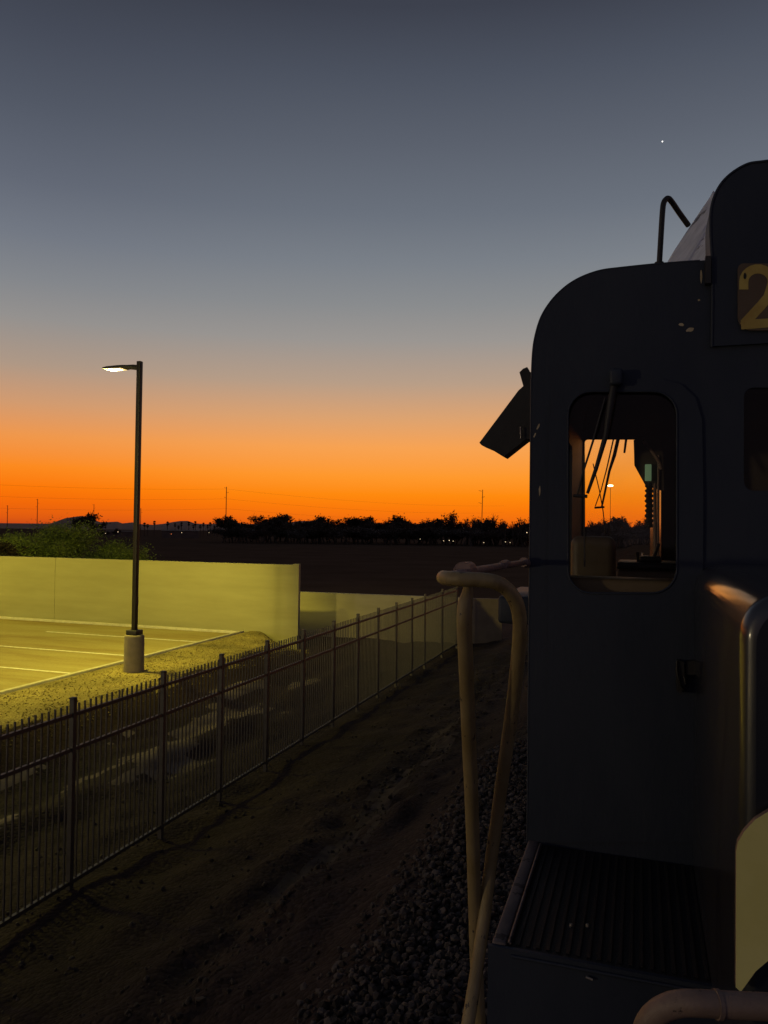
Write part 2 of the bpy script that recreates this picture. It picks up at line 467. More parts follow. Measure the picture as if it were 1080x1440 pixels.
def lerp_profile(x, pts):
    if x <= pts[0][0]: return pts[0][1]
    for (a, za), (b, zb) in zip(pts, pts[1:]):
        if x <= b:
            t = (x - a) / (b - a); t = t * t * (3 - 2 * t)
            return za + (zb - za) * t
    return pts[-1][1]


PROFILE = [(-14.6, 0.50), (-14.35, PLAT), (-12.2, PLAT), (-11.2, 0.05), (-9.9, -0.10), (-9.1, 0.06), (-8.4, -0.06), (-7.5, 0.0), (-6.3, 0.0), (-5.2, 0.20), (-4.1, 0.42), (-3.75, 0.48),
           (-3.5, 0.72), (-3.0, 0.86), (-1.7, 1.34), (-1.2, 1.40), (3.3, 1.40), (3.9, 1.30), (6.5, 0.2), (9, 0.0)]
PROFILE_FAR = [(-20, -0.02), (-6.6, -0.02), (-4.4, 0.35), (-3.4, 0.7), (-1.7, 1.34), (-1.2, 1.40), (3.3, 1.40), (3.9, 1.30), (6.5, 0.2), (9, 0.0)]


def base_z(x, y):
    a = lerp_profile(x, PROFILE)
    if y > 24:
        wx = min(1, max(0, (x + 14.2) / 2.4)); wx = wx * wx * (3 - 2 * wx)
        st_ = 27.0 - 3.0 * wx; t = min(1, max(0, (y - st_) / (1.0 + 1.6 * wx)))
        a += (lerp_profile(x, PROFILE_FAR) - a) * t
    return a


def ground_z(x, y):
    z = base_z(x, y)
    far = math.hypot(x, y)
    if far > 60: z -= .006 * (far - 60)
    if y > 45 or y < -10 or abs(x) > 40: return z
    p = Vector((x, y * .8, 0))
    amp = 0.0
    if -11.9 < x < -1.6: amp = 1.0
    if x <= -11.9: amp = .25
    z += amp * (0.07 * noise.noise(p * .7) + 0.05 * noise.noise(p * 1.9 + Vector((3, 1, 0))) + 0.022 * noise.noise(p * 5.2))
    if -4.6 < x < -2.9:                                   # the broken edge of the old road
        q = Vector((x * 1.3, y * .75, 4))
        z += 0.16 * max(-.2, noise.noise(q)) + 0.07 * noise.noise(q * 3.1)
    if x > -1.6: z += 0.02 * noise.noise(p * 6)
    if -11.4 < x < -7.6: z += 0.13 * noise.noise(Vector((x * .9, y * .28, 9))) + 0.06 * noise.noise(Vector((x * 2, y * .9, 2)))
    return z


def axis(dense_a, dense_b, step, lo, hi):
    xs = []; x = dense_a; s = step
    while x > lo: xs.append(x); x -= s; s *= 1.33
    xs.append(lo); xs.reverse()
    x = dense_a + step
    while x < dense_b: xs.append(x); x += step
    s = step
    while x < hi: xs.append(x); x += s; s *= 1.33
    xs.append(hi); return xs


xs = axis(-15.0, 4.2, 0.12, -9000, 9000)
ys = axis(3.2, 33.0, 0.15, -300, 16000)
g = MB(); nx = len(xs)
g.v = [Vector((x, y, ground_z(x, y))) for y in ys for x in xs]
for j in range(len(ys) - 1):
    for i in range(nx - 1):
        cx, cy = (xs[i] + xs[i + 1]) / 2, (ys[j] + ys[j + 1]) / 2
        g.f.append([j * nx + i, j * nx + i + 1, (j + 1) * nx + i + 1, (j + 1) * nx + i])
        mi = 0
        edge = -11.9 + .35 * noise.noise(Vector((cx * .5, cy * .6, 7)))
        if cy > 40 or cx > 12 or cx < -100: mi = 2
        elif cx < edge and cy < 27.2: mi = 1
        elif -11.2 < cx < -8.3 and cy < 22 and noise.noise(Vector((cx * 1.1, cy * .33, 5))) + .3 * noise.noise(Vector((cx * 3, cy * 2, 1))) > .06: mi = 5  # patches coloured as streaks of light
        elif abs(cx + 3.62 + .1 * math.sin(cy * 1.7)) < .34 and 8 < cy < 17 and noise.noise(Vector((cx * 2.6, cy * 1.1, 12))) + .4 * noise.noise(Vector((cx * 6, cy * 4, 2))) > -.05: mi = 4
        elif cx > -1.95 + .35 * noise.noise(Vector((cx, cy * .9, 3))) and cx < 5: mi = 3
        g.m.append(mi); g.smooth.append(True)
g.build('ground', [M['dirt'], M['gravel'], M['field'], M['bed'], M['silt'], M['light_streak']], kind='structure')

LOT_Z = 0.56
mb = MB().add([(-120, -60, LOT_Z), (-14.55, -60, LOT_Z), (-14.55, 26.35, LOT_Z), (-120, 26.35, LOT_Z)], [(0, 1, 2, 3)])
mb.build('parking_lot', M['lot'], kind='structure')
mb = MB().bbox((-14.58, -60, 0.45), (-14.46, 26.6, PLAT + .045), .02, 2)
mb.build('kerb', M['curb'], kind='structure')
mb = MB().bbox((-120, 26.42, 0.45), (-14.60, 26.6, PLAT + .02), .02, 2)
mb.build('kerb', M['curb'], kind='structure')

# stall lines painted across the lot
for (u, v), lab in (((245, 900.5), 'pale painted stall line of the car park nearest the long cream wall'), ((170, 921.5), 'pale painted stall line, middle of the three, ending at the lamp pedestal'),
                    ((90, 946), 'pale painted stall line of the car park nearest the picket fence')):
    p = on_z(u, v, LOT_Z)
    o = MB().box((-21.5, p.y - .06, LOT_Z + .003), (-14.63, p.y + .06, LOT_Z + .005)).build('stall_line', M['line'], loc=(-18, p.y, LOT_Z + .003))
    tag(o, lab, 'painted line', 'stall lines of the car park')

# ------------------------------------------------------------------ walls
W_TOP = 3.22
wl = thing('boundary_wall', (-30, WALL_Y, 0.5), 'long tall cream wall behind the car park, rounded where it meets the lower wall', 'wall')
for x0, x1 in ((-110, -52), (-51.985, on_y(77, 830, WALL_Y).x - .008), (on_y(77, 830, WALL_Y).x + .008, -14.3)):
    MB().box((x0, WALL_Y, -.3), (x1, WALL_Y + .3, W_TOP)).build('wall_panel', M['wall'], wl)


def path_wall(path, th, z0, z1):
    mb = MB(); n = len(path); L = []; Rr = []
    for i, p in enumerate(path):
        a, b = path[max(0, i - 1)], path[min(n - 1, i + 1)]
        t = Vector((b[0] - a[0], b[1] - a[1], 0)).normalized(); nn = Vector((-t.y, t.x, 0))
        L.append(Vector((p[0], p[1], 0))); Rr.append(Vector((p[0], p[1], 0)) + nn * th)
    vs = []
    for i in range(n):
        vs += [L[i] + Vector((0, 0, z0)), L[i] + Vector((0, 0, z1)), Rr[i] + Vector((0, 0, z1)), Rr[i] + Vector((0, 0, z0))]
    side, top = [], []
    for i in range(n - 1):
        a, b = i * 4, (i + 1) * 4
        side += [(a, b, b + 1, a + 1), (a + 2, b + 2, b + 3, a + 3)]; top.append((a + 1, b + 1, b + 2, a + 2))
    mb.add(vs, side, 0, True); mb.add(vs, top); mb.add(vs, [(0, 1, 2, 3), tuple(n * 4 - k for k in (1, 2, 3, 4))])
    return mb


arc = [(-14.3, WALL_Y)]
cx, cy, rad = -14.05, WALL_Y + 5.6, 5.6
for k in range(0, 13):
    a = R(-90 + k * 1.2)
    arc.append((cx + rad * math.cos(a), cy + rad * math.sin(a)))
path_wall(arc, .3, -.4, W_TOP).build('curved_end', M['wall'], wl)
ex, ey = arc[-1]
ea = R(14.5)
piv = Matrix.Translation((ex, ey, 0)) @ Matrix.Rotation(ea, 4, 'Z')
MB().box((0.002, -.04, -.4), (.22, .36, W_TOP + .03), 0, piv).build('end_pier', M['wall'], wl)

LW0 = Vector((-17.5, 30.4, 0)); endp = on_y(642, 880, 31.2)
LW1 = Vector((FX - .05, 31.1, 0)); LW2 = Vector((-5.35, 31.55, 0))
lowtop = 1.86
lw = thing('low_wall', (-9, 30, 0), 'low tan wall stepping down from the tall cream wall and ending behind the handrail', 'wall')
path_wall([(LW0.x, LW0.y), (LW1.x, LW1.y)], .25, -.5, lowtop).build('wall_panel', M['wall_low'], lw)
path_wall([(LW1.x + .02, LW1.y), (LW2.x, LW2.y)], .25, -.5, lowtop - .02)  .build('wall_panel', M['wall_low_dim'], lw)

# ------------------------------------------------------------------ picket fence
FENCE_H = 2.40
post_u = [105, 231, 312, 376, 426.5, 469, 503, 531.5, 557, 579, 597, 615, 642]
py = []
for u in post_u:
    d = ray(u, 900); py.append(d.y * (FX / d.x))
sp = 1.72
near = [py[0] - sp * k for k in (2, 1)]
py = near + py
py[-2] = (py[-3] + py[-1]) / 2 if abs(py[-1] - py[-2]) > 3 else py[-2]
gaps = [b - a for a, b in zip(py, py[1:])]
fn = thing('picket_fence', (FX, 18, 0), 'long dark steel picket fence between the dirt track bed and the car park', 'fence')


def gz(x, y): return ground_z(x, y)


rnd2 = random.Random(3)
for i, y in enumerate(py):
    z0 = -.05
    mb = MB().box((FX - .032, y - .032, z0 - .25), (FX + .032, y + .032, FENCE_H + .06)).bbox((FX - .037, y - .037, FENCE_H + .06), (FX + .037, y + .037, FENCE_H + .085), .008, 2)
    mb.build('post', M['fence'], fn)
for a, b in zip(py, py[1:]):
    n = max(8, round((b - a) / .107)); mb = MB()
    for k in range(1, n):
        y = a + (b - a) * k / n
        lean = rnd2.uniform(-.004, .004); h = FENCE_H + rnd2.uniform(-.006, .006)
        if i and rnd2.random() < .012: lean += rnd2.choice((-.05, .05))
        q = .0095
        vs = [(FX - q, y - q, .1), (FX + q, y - q, .1), (FX + q, y + q, .1), (FX - q, y + q, .1),
              (FX - q, y - q + lean, h), (FX + q, y - q + lean, h), (FX + q, y + q + lean, h), (FX - q, y + q + lean, h)]
        mb.add(vs, [(4, 5, 6, 7), (0, 1, 5, 4), (1, 2, 6, 5), (2, 3, 7, 6), (3, 0, 4, 7)])
    pn = mb.build('fence_panel', M['fence'], fn)
    for z in (FENCE_H - .16, FENCE_H - .60, .12):
        m2 = MB()
        m2.box((FX - .024, a + .04, z), (FX - .0105, b - .04, z + .042))
        m2.box((FX + .0105, a + .04, z), (FX + .024, b - .04, z + .042))
        m2.box((FX - .024, a + .04, z + .0425), (FX + .024, b - .04, z + .047))
        m2.build('rail', M['fence'], pn)

# ------------------------------------------------------------------ car park lamps


def lamp_mesh(loc, yaw, label, group, power, tilt, half, blend, height=9.35, arm=1.05, col=(.98, .83, .10), aim=None):
    x, y, z = loc
    t = thing('street_lamp', (x, y, z), label, 'street lamp', group)
    rot = Matrix.Translation((x, y, z)) @ Matrix.Rotation(yaw, 4, 'Z')       # arm runs along local +X

    def ring(pts):
        m = MB(); seg = 28; vs = []
        for (r_, h) in pts:
            vs += [rot @ Vector((r_ * math.cos(2 * math.pi * k / seg), r_ * math.sin(2 * math.pi * k / seg), h)) for k in range(seg)]
        fs = []
        for j in range(len(pts) - 1):
            for k in range(seg):
                k2 = (k + 1) % seg; fs.append((j * seg + k, j * seg + k2, (j + 1) * seg + k2, (j + 1) * seg + k))
        m.add(vs, fs, 0, True)
        m.add(vs[-seg:], [tuple(range(seg))]); return m
    ring([(.272, -.25), (.272, .98), (.265, 1.015), (.25, 1.03)]).build('pedestal', M['pedestal'], t)
    b = MB().bbox((-.165, -.165, 1.032), (.165, .165, 1.16), .012, 2); b.v = [rot @ p for p in b.v]
    b.build('base_cover', M['pole'], t)
    top = 1.07 + height
    p = MB().bbox((-.064, -.064, 1.15), (.064, .064, top + .12), .012, 2); p.v = [rot @ q for q in p.v]
    po = p.build('pole', M['pole'], t)
    hh = MB().box((-.078, -.045, 1.85), (-.065, .045, 2.08)); hh.v = [rot @ q for q in hh.v]; hh.build('handhole_cover', M['pole'], po)
    # tapering head: a flat blade that thickens towards the pole
    hd = MB(); secs = [(.065, .05, -.13, .02), (.2, .06, -.10, .035), (.38, .10, -.07, .03), (.52, .15, -.07, .032), (.70, .17, -.065, .03), (arm, .165, -.05, .02), (arm + .12, .12, -.035, .0)]
    vs = []
    for (xx, hw, z0, z1) in secs:
        vs += [rot @ Vector(q) for q in ((xx, -hw, top + z0), (xx, hw, top + z0), (xx, hw * .95, top + (z0 + z1) / 2 + .01), (xx, hw * .6, top + z1), (xx, -hw * .6, top + z1), (xx, -hw * .95, top + (z0 + z1) / 2 + .01))]
    fs = []
    for j in range(len(secs) - 1):
        for k in range(6):
            k2 = (k + 1) % 6; fs.append((j * 6 + k, (j + 1) * 6 + k, (j + 1) * 6 + k2, j * 6 + k2))
    hd.add(vs, fs); hd.add(vs, [(5, 4, 3, 2, 1, 0), tuple(len(vs) - 6 + k for k in range(6))])
    hd = hd.build('lamp_head', M['pole'], t)
    le = MB().bbox((.62, -.10, top - .086), (arm - .10, .10, top - .06), .012, 2); le.v = [rot @ q for q in le.v]
    le.build('lens', M['lens'], hd)
    le = MB().bbox((.52, -.155, top - .078), (arm + .03, .155, top - .06), .01, 2); le.v = [rot @ q for q in le.v]
    le.build('lens_glow', M['lens_glow'], hd)
    L = bpy.data.lights.new('lamp_light', 'SPOT'); L.energy = power; L.color = col
    L.spot_size = R(half * 2); L.spot_blend = blend; L.shadow_soft_size = (.16 if blend < .12 or blend > .2 else 1.3) if aim is None else .6
    lo = bpy.data.objects.new('lamp_light', L); COL.objects.link(lo); lo.parent = t
    src = rot @ Vector(((.56 + arm) / 2, 0, top - .30))
    d = Vector((math.sin(tilt), 0, -math.cos(tilt)))
    d = Matrix.Rotation(yaw if aim is None else aim, 3, 'Z') @ d
    lo.location = src - Vector(loc); lo.rotation_euler = d.to_track_quat('-Z', 'Y').to_euler()
    return t


lp = on_z(188, 946, PLAT) + Vector((ray(188, 946).x, ray(188, 946).y, 0)).normalized() * .26; lp.z = PLAT - .02
GL = 'lamps of the car park'
dl = ray(195, 508); kl = math.hypot(lp.x, lp.y) / math.hypot(dl.x, dl.y)
lamp_mesh(lp, R(180), 'tall lit car park lamp on a round concrete pedestal, in front of the cream wall', GL, 3600, R(66), 90, .25, height=CAM.z + dl.z * kl - lp.z - 1.19)
lamp_mesh(Vector((-33, 17.5, LOT_Z)), 0, 'lit car park lamp out of view beyond the far left end of the lot', GL, 7500, R(12), 62, .15)
lamp_mesh(Vector((-13.68, -14, PLAT)), R(90), 'added unseen lamp for the low wall, on the gravel strip behind the photographer', GL, 11500, R(81), 14, .7, col=(1.0, .8, .2), aim=R(86))  # added lamp, narrow beam aimed at the low wall to brighten it
lamp_mesh(Vector((-24, -16, LOT_Z)), R(20), 'lit car park lamp out of view behind the photographer', GL, 3300, R(80), 75, .3, height=3.3, col=(1.0, .80, .48), aim=R(36))

# ------------------------------------------------------------------ locomotive
YW = 3.63                                   # plane of the cab's front wall
LX = 1.05                                   # centre line of the track
deck_z = on_y(742, 1185, YW).z
rail_top = deck_z - 1.72
loco = thing('locomotive', (LX, 6, rail_top), 'dark navy diesel locomotive seen from its walkway, cab window and handrails', 'locomotive')


def P(u, v, y=YW):
    p = on_y(u, v, y); return (p.x, p.z)


outl_px = [(740, 1186), (742, 1000), (745, 750), (748, 540), (750, 496), (754, 470), (762, 445), (775, 424), (790, 408), (806, 396), (824, 387), (846, 380), (872, 376.5), (925, 371), (985, 366.5)]
left = [P(u, v) for u, v in outl_px]
left = left[:3] + [(q.x, q.y) for q in smooth_path([Vector((a, b, 0)) for a, b in left[3:]], 4)]
left[0] = (left[0][0], deck_z)
xl = left[3][0]; left = [(xl if i < 4 else x, z) for i, (x, z) in enumerate(left)]
ztop = left[-1][1]
right = [(2 * LX - x, z) for x, z in reversed(left)]
outline = left + right                       # clockwise when seen from the front (x right, z up)
outline_ccw = list(reversed(outline))
win = [P(u, v) for u, v in rr(797, 549, 954, 836, [34, 36, 34, 34])]
wsh = [P(u, v) for u, v in rr(1046, 545, 1225, 690, 14)]
AX, AZ = (1, 0, 0), (0, 0, 1)
mb = MB().plate(outline_ccw, [win, wsh], (0, YW + .03, 0), AX, AZ, .06)
# paint chips that show the primer
for (u, v, a, b, tl) in ((958, 456.5, 4.2, 2.1, .1), (971, 463.5, 6, 3, -.35), (986, 390, 1.6, 11, 0), (983, 422, 1.8, 1.4, 0), (1067, 478.5, 6, 1.3, -.1), (757, 600, 1.6, 4.5, .5), (752, 612, 1.2, 4, .4), (759, 690, 1.2, 7, 0), (790, 652, 1, 12, 0)):
    pts = []
    for k in range(11):
        an = 2 * math.pi * k / 11; q = rnd.uniform(.75, 1.15)
        x, y = a * q * math.cos(an), b * q * math.sin(an)
        pts.append(P(u + x * math.cos(tl) - y * math.sin(tl), v + x * math.sin(tl) + y * math.cos(tl)))
    pts.reverse()
    mb.add([(x, YW - .0015, z) for x, z in pts], [tuple(range(11))], 1)
for a, b in (((744, 480), (741, 1180)),):
    mb.tube([Vector((x - .002, YW + .004, z)) for x, z in left], .006, 6, 0)
cabw = mb.build('cab_wall', [M['navy'], M['chip']], loco)

# door slab with a window, left of the nose
door_px = [(770, 1183), (772, 600), (776, 566), (790, 544), (812, 534), (930, 533), (958, 541), (978, 560), (987, 590), (989, 700), (985, 1183)]
door = [P(u, v) for u, v in door_px]
door = list(reversed(door))
win2 = [P(u, v) for u, v in rr(799, 551, 952, 834, [33, 35, 33, 33])]
dm = MB().plate(door, [win2], (0, YW - .006, 0), AX, AZ, .012)
dr = dm.build('door', M['navy'], loco)
ring = [Vector((x, YW - .012, z)) for x, z in win2]; ring.append(ring[0])
MB().tube(ring, .005, 8, cap=False).build('window_gasket', M['navy'], dr)
MB().plate([P(u, v) for u, v in rr(793, 545, 958, 840, 34)], [], (0, YW + .018, 0), AX, AZ, .005).build('window_pane', M['glass'], dr)
MB().plate([P(u, v) for u, v in rr(1043, 542, 1228, 693, 14)], [], (0, YW + .02, 0), AX, AZ, .005).build('windshield', M['glass'], loco)
seam = [Vector((*((lambda p: (p[0], YW - .014, p[1]))(P(u, v))),)) for u, v in ((989, 700), (987, 900), (985, 1180))]
# latch, strike and hinge at the seam
lt = MB()
lt.plate([P(u, v) for u, v in ((951, 968), (957, 972), (962, 958), (961, 928), (952, 926), (950, 945))], [], (0, YW - .035, 0), AX, AZ, .05)
lt.tube([on_y(952, 930, YW - .065), on_y(952, 946, YW - .07), on_y(957, 964, YW - .065), on_y(962, 971, YW - .05)], [.004, .006, .006, .004], 8)
lt.tube([on_y(962, 950, YW - .065), on_y(964, 962, YW - .065)], .005, 8)
lt.plate([P(u, v) for u, v in ((964, 946), (964, 928), (981, 926), (981, 946))], [], (0, YW - .03, 0), AX, AZ, .035)
lt.build('door_latch', M['black'], dr)
sk = MB()
sk.tube([on_y(992, 827, YW - .05), on_y(984, 833, YW - .05), on_y(983, 850, YW - .05), on_y(983.5, 908, YW - .05)], .0032, 6)
sk.plate([P(u, v) for u, v in ((984, 940), (998, 938), (997, 834), (985, 836))], [], (0, YW - .03, 0), AX, AZ, .03)
sk.tube([on_y(986, 874, YW - .052), on_y(986, 876, YW - .052)], .006, 8)
sk.build('strike_plate', M['navy_gloss'], loco)
hk = MB().tube(smooth_path([on_y(1012, 935, YW - .03), on_y(1021, 938, YW - .06), on_y(1025, 952, YW - .06), on_y(1022, 966, YW - .05)], 4), .008, 8)
hk.build('hook', M['black'], loco)
hk = MB().tube(smooth_path([on_y(1006, 1078, YW - .02), on_y(1007, 1095, YW - .05), on_y(1013, 1111, YW - .05), on_y(1019, 1106, YW - .03)], 4), .007, 8)
hk.build('hook', M['black'], loco)

# roof, rear wall and side walls of the cab
YR = 6.15
sh = MB(); n = len(outline)
shell = [i for i in range(3, n - 3)]
vs = [Vector((x, YW + .06, z)) for x, z in outline] + [Vector((x, YR, z)) for x, z in outline]
def strip(mesh, ring, flip, mi):
    a = [Vector((x, YW + .06, z)) for x, z in ring]; b = [Vector((x, YR, z)) for x, z in ring]; k = len(ring)
    mesh.add(a + b, [((i + 1, i + 1 + k, i + k, i) if flip else (i, i + k, i + 1 + k, i + 1)) for i in range(k - 1)], mi, True)


strip(sh, outline[3:n - 3], False, 0)
roof = sh.build('cab_roof', M['navy'], loco)
sh = MB(); strip(sh, [(LX + (x - LX) * .965, z - .05) for x, z in outline[3:n - 3]], True, 0); sh.build('ceiling', M['interior'], loco)
zs = left[3][1]
sw0, sw1, sz0, sz1 = 4.3, 5.2, deck_z + 1.1, deck_z + 2.0
for sgn, xx in ((-1, xl), (1, 2 * LX - xl)):
    m2 = MB().plate([(YW + .06, deck_z), (YR, deck_z), (YR, zs), (YW + .06, zs)], [rr(sw0, sz0, sw1, sz1, .06)], (xx - sgn * .03, 0, 0), (0, 1, 0), AZ, .058)
    s_ = m2.build('side_wall', M['navy'], loco)
    fr = MB().plate(rr(sw0 - .04, sz0 - .04, sw1 + .04, sz1 + .04, .08), [rr(sw0 + .02, sz0 + .02, sw1 - .02, sz1 - .02, .06)], (xx + sgn * .008, 0, 0), (0, 1, 0), AZ, .02)
    fr.build('window_frame', M['black'], s_)
    MB().plate(rr(sw0, sz0, sw1, sz1, .06), [], (xx - sgn * .03, 0, 0), (0, 1, 0), AZ, .005).build('window_pane', M['glass'], s_)
rw = [P(u, v, YR) for u, v in rr(821, 617, 931, 850, [6, 12, 14, 6])]
rw2 = [(2 * LX - x, z) for x, z in rw]
m2 = MB().plate(outline_ccw, [rw, rw2], (0, YR + .03, 0), AX, AZ, .06)
rwall = m2.build('rear_wall', M['interior'], loco)
MB().plate([P(u, v, YR) for u, v in rr(818, 614, 934, 853, 6)], [], (0, YR + .045, 0), AX, AZ, .004).build('window_pane', M['glass'], rwall)
rg = [Vector((x, YR - .004, z)) for x, z in rw]; rg.append(rg[0])
MB().tube(rg, .008, 6, cap=False).build('window_gasket', M['rubber'], rwall)
MB().box((xl + .06, YW + .07, deck_z - .02), (2 * LX - xl - .06, YR, deck_z + .002)).build('cab_floor', M['black'], loco)

# inside the cab
m2 = MB()
cpx = [on_y(884, 619, 5.6), on_y(931, 610, 5.6), on_y(934, 690, 5.6), on_y(908, 682, 5.6), on_y(892, 653, 5.6), on_y(891, 619, 5.6)]
q = [(p.x, p.z) for p in reversed(cpx[1:])]
m2.plate(q, [], (0, 5.65, 0), AX, AZ, .12)
cb = m2.build('overhead_cabinet', M['interior'], loco)
a = on_y(907, 653, 5.55); b = on_y(916, 676, 5.55)
MB().bbox((a.x, 5.54, b.z), (b.x, 5.588, a.z), .005, 2).build('display', M['green_box'], cb)
hs = MB(); pts = []; rs = []
for k in range(37):
    pts.append(at(913.5 + .6 * math.sin(k), 679 + k * 1.75, 1) ); pts[-1] = on_y(913 + .3 * math.sin(k * .4), 679 + k * 1.75, 5.6)
    rs.append(.021 if k % 4 < 2 else .030)
hs.tube(pts, rs, 10).build('air_hose', M['black'], loco)
hp = MB().tube([on_y(921, 680, 5.58), on_y(921, 800, 5.58)], .012, 8); hp.tube([on_y(926, 640, 5.58), on_y(925, 800, 5.58)], .008, 8)
hp.tube(smooth_path([on_y(905, 620, 5.5), on_y(915, 632, 5.5), on_y(926, 648, 5.5), on_y(930, 660, 5.5)], 4), .012, 8)
hp.build('pipe', M['rail_rust'], loco)
st = MB()
c = on_y(833, 775, 5.0)
st.bbox((on_y(803, 780, 5.0).x, 4.93, c.z - .34), (on_y(866, 780, 5.0).x, 5.05, on_y(833, 754, 5.0).z), .05, 4)
st.bbox((on_y(803, 780, 5.0).x, 4.5, c.z - .44), (on_y(866, 780, 5.0).x, 5.0, c.z - .32), .04, 3)
st.box((c.x - .05, 4.7, deck_z), (c.x + .05, 4.8, c.z - .44))
st.build('seat', M['seat'], loco)
cs = MB()
a = on_y(868, 789, 4.6); b = on_y(960, 801, 4.6)
cs.bbox((a.x, 4.45, deck_z), (b.x + .3, 4.9, b.z - .002), .015, 2)
cs.bbox((a.x + .0, 4.42, b.z), (b.x + .3, 4.88, a.z), .012, 2, 1)
cs.tube([on_y(918, 790, 4.55), on_y(925, 770, 4.55), on_y(926, 764, 4.55)], [.01, .008, .012], 8, 1)
cs.tube([on_y(898, 790, 4.6), on_y(896, 776, 4.6)], [.01, .01], 8, 1)
cs.bbox((on_y(899, 790, 4.6).x, 4.5, a.z), (on_y(930, 790, 4.6).x, 4.7, on_y(915, 782, 4.6).z), .012, 2, 1)
cs.build('control_stand', [M['console'], M['black']], loco)
dsh = MB(); a = on_y(797, 801, YW + .25)
dsh.bbox((xl + .065, YW + .09, a.z - .4), (on_y(985, 800, YW + .3).x, YW + .33, a.z - .03), .02, 2).build('dashboard', M['console'], loco)

# wipers


def wiper(parts, y, parent):
    m = MB()
    for pts, r_ in parts:
        m.tube([on_y(u, v, y) for u, v in pts], r_, 8)
    return m.build('wiper', M['black'], parent)


wiper([([(866, 530), (860, 560), (852, 612), (838, 660), (826, 694)], [.014, .017, .012, .009, .007]), ([(851, 560), (834, 620), (822, 658), (812, 696)], [.005, .005, .0045, .004]),
       ([(806, 697), (826, 698)], [.007, .008]), ([(821.5, 640), (822, 797)], [.0035, .0035])], YW - .03, dr)
mt = MB().bbox((on_y(858, 520, YW).x, YW - .07, on_y(858, 545, YW).z), (on_y(876, 520, YW).x, YW - .012, on_y(858, 522, YW).z), .012, 2)
mt.build('wiper_motor', M['navy'], dr)
wiper([([(870, 614), (864, 640), (857, 662), (846, 714)], [.014, .014, .010, .007]), ([(863, 616), (853, 660), (845, 690)], [.006, .005, .004]),
       ([(836, 714), (850, 713)], [.008, .008]), ([(834, 652), (843, 690), (848, 718), (852, 755)], [.004, .004, .004, .004]), ([(845, 690), (837, 712)], [.004, .004]), ([(881, 614), (878, 637)], [.01, .008])], YR + .09, rwall)

# sunshade hung on the cab side
sp_ = [(746, 540), (738, 541), (729, 549), (674, 622.5), (677, 626), (691, 632), (708, 642.5), (739, 618), (746, 617)]
sh2 = MB().plate([P(u, v, 4.2) for u, v in reversed(sp_)], [], (0, 4.27, 0), AX, AZ, .14)
aw = sh2.build('sunshade', M['black'], loco)
bk = MB().plate([P(u, v, 4.2) for u, v in reversed([(730, 523), (735, 518), (741, 515.5), (744, 522), (748, 524), (748, 548), (737, 548)])], [], (0, 4.25, 0), AX, AZ, .08)
bk.build('bracket', M['black'], aw)
MB().tube([on_y(732, 600, 4.18), on_y(732.5, 617, 4.18)], .004, 6).build('pin', M['bare'], aw)

# raised housing above the windshield, with the number board
hz0 = P(1010, 487)[1]
hpx = [(1000, 487), (1001, 420), (1000, 362), (998, 320), (999, 293), (1005, 272), (1015, 255), (1030, 241), (1050, 230), (1068, 227)]
hl = [P(u, v, YW - .02) for u, v in hpx]
hl = hl[:2] + [(q.x, q.y) for q in smooth_path([Vector((a, b, 0)) for a, b in hl[2:]], 4)]
hr_ = [(2 * LX - x, z) for x, z in reversed(hl)]
hb = MB().plate(list(reversed(hl + hr_)), [], (0, YW + .1, 0), AX, AZ, .24)
hb.tube([Vector((x + .004 * (1 if x < LX else -1), YW - .018, z - .002)) for x, z in hl + hr_], .007, 6)
hous = hb.build('headlight_housing', M['navy'], loco)
# grey weathered fairing that falls back from the housing to the roof
fo = on_y(1003, 366, YW + .16); fn_ = Vector((-.74, -.40, .54)).normalized()
fp = []
for u, v in ((936, 373), (1003, 367), (1003, 268), (998, 277.5), (980, 304), (960, 334), (947, 354)):
    d = ray(u, v); fp.append(CAM + d * ((fo - CAM).dot(fn_) / d.dot(fn_)))
fm = MB(); back = [p + Vector((.03, .02, -.03)) for p in fp]
k = len(fp)
fm.add(fp + back, [tuple(range(k)), tuple(reversed(range(k, 2 * k)))] + [(i, i + k, (i + 1) % k + k, (i + 1) % k) for i in range(k)])
fm.build('roof_fairing', M['silver'], loco)
# bent grab iron on the roof
gi = smooth_path([on_y(927, 374, YW + .35), on_y(929, 340, YW + .35), on_y(931.5, 300, YW + .35), on_y(933.5, 285, YW + .36), on_y(938.5, 279, YW + .37), on_y(944, 283, YW + .39), on_y(955, 299, YW + .45), on_y(968, 317, YW + .52)], 6)
gm = MB().tube(gi, .0135, 10)
gm.tube([on_y(926.8, 375, YW + .35), on_y(927, 369, YW + .35)], .022, 10)
gm.build('grab_iron', M['black'], loco)
lh = MB().plate([P(u, v) for u, v in ((991, 402), (999, 402), (999, 364), (991, 364))], [], (0, YW - .02, 0), AX, AZ, .04); lh.build('lift_lug', M['black'], loco)

# number board: a brown plate with a big yellow 2
YN = YW - .03
npx = rr(1037.5, 371, 1150, 465, [8, 8, 20, 8])
nb = MB().plate([P(u, v, YN) for u, v in reversed(npx)], [], (0, YN, 0), AX, AZ, .012).build('number_board', M['number_back'], loco)


def ribbon(pts, wd, y):
    m = MB(); L = []; Rr = []
    Q = [Vector(p) for p in pts]
    for i, p in enumerate(Q):
        t = (Q[min(len(Q) - 1, i + 1)] - Q[max(0, i - 1)]).normalized(); nn = Vector((-t.y, t.x)) * wd[i] / 2
        L.append(p + nn); Rr.append(p - nn)
    m.v = []
    vs = [Vector((*(lambda c: (c[0], y, c[1]))(P(q.x, q.y, y)),)) for pr in zip(L, Rr) for q in pr]
    m.add(vs, [(2 * i, 2 * i + 1, 2 * i + 3, 2 * i + 2) for i in range(len(Q) - 1)])
    return m


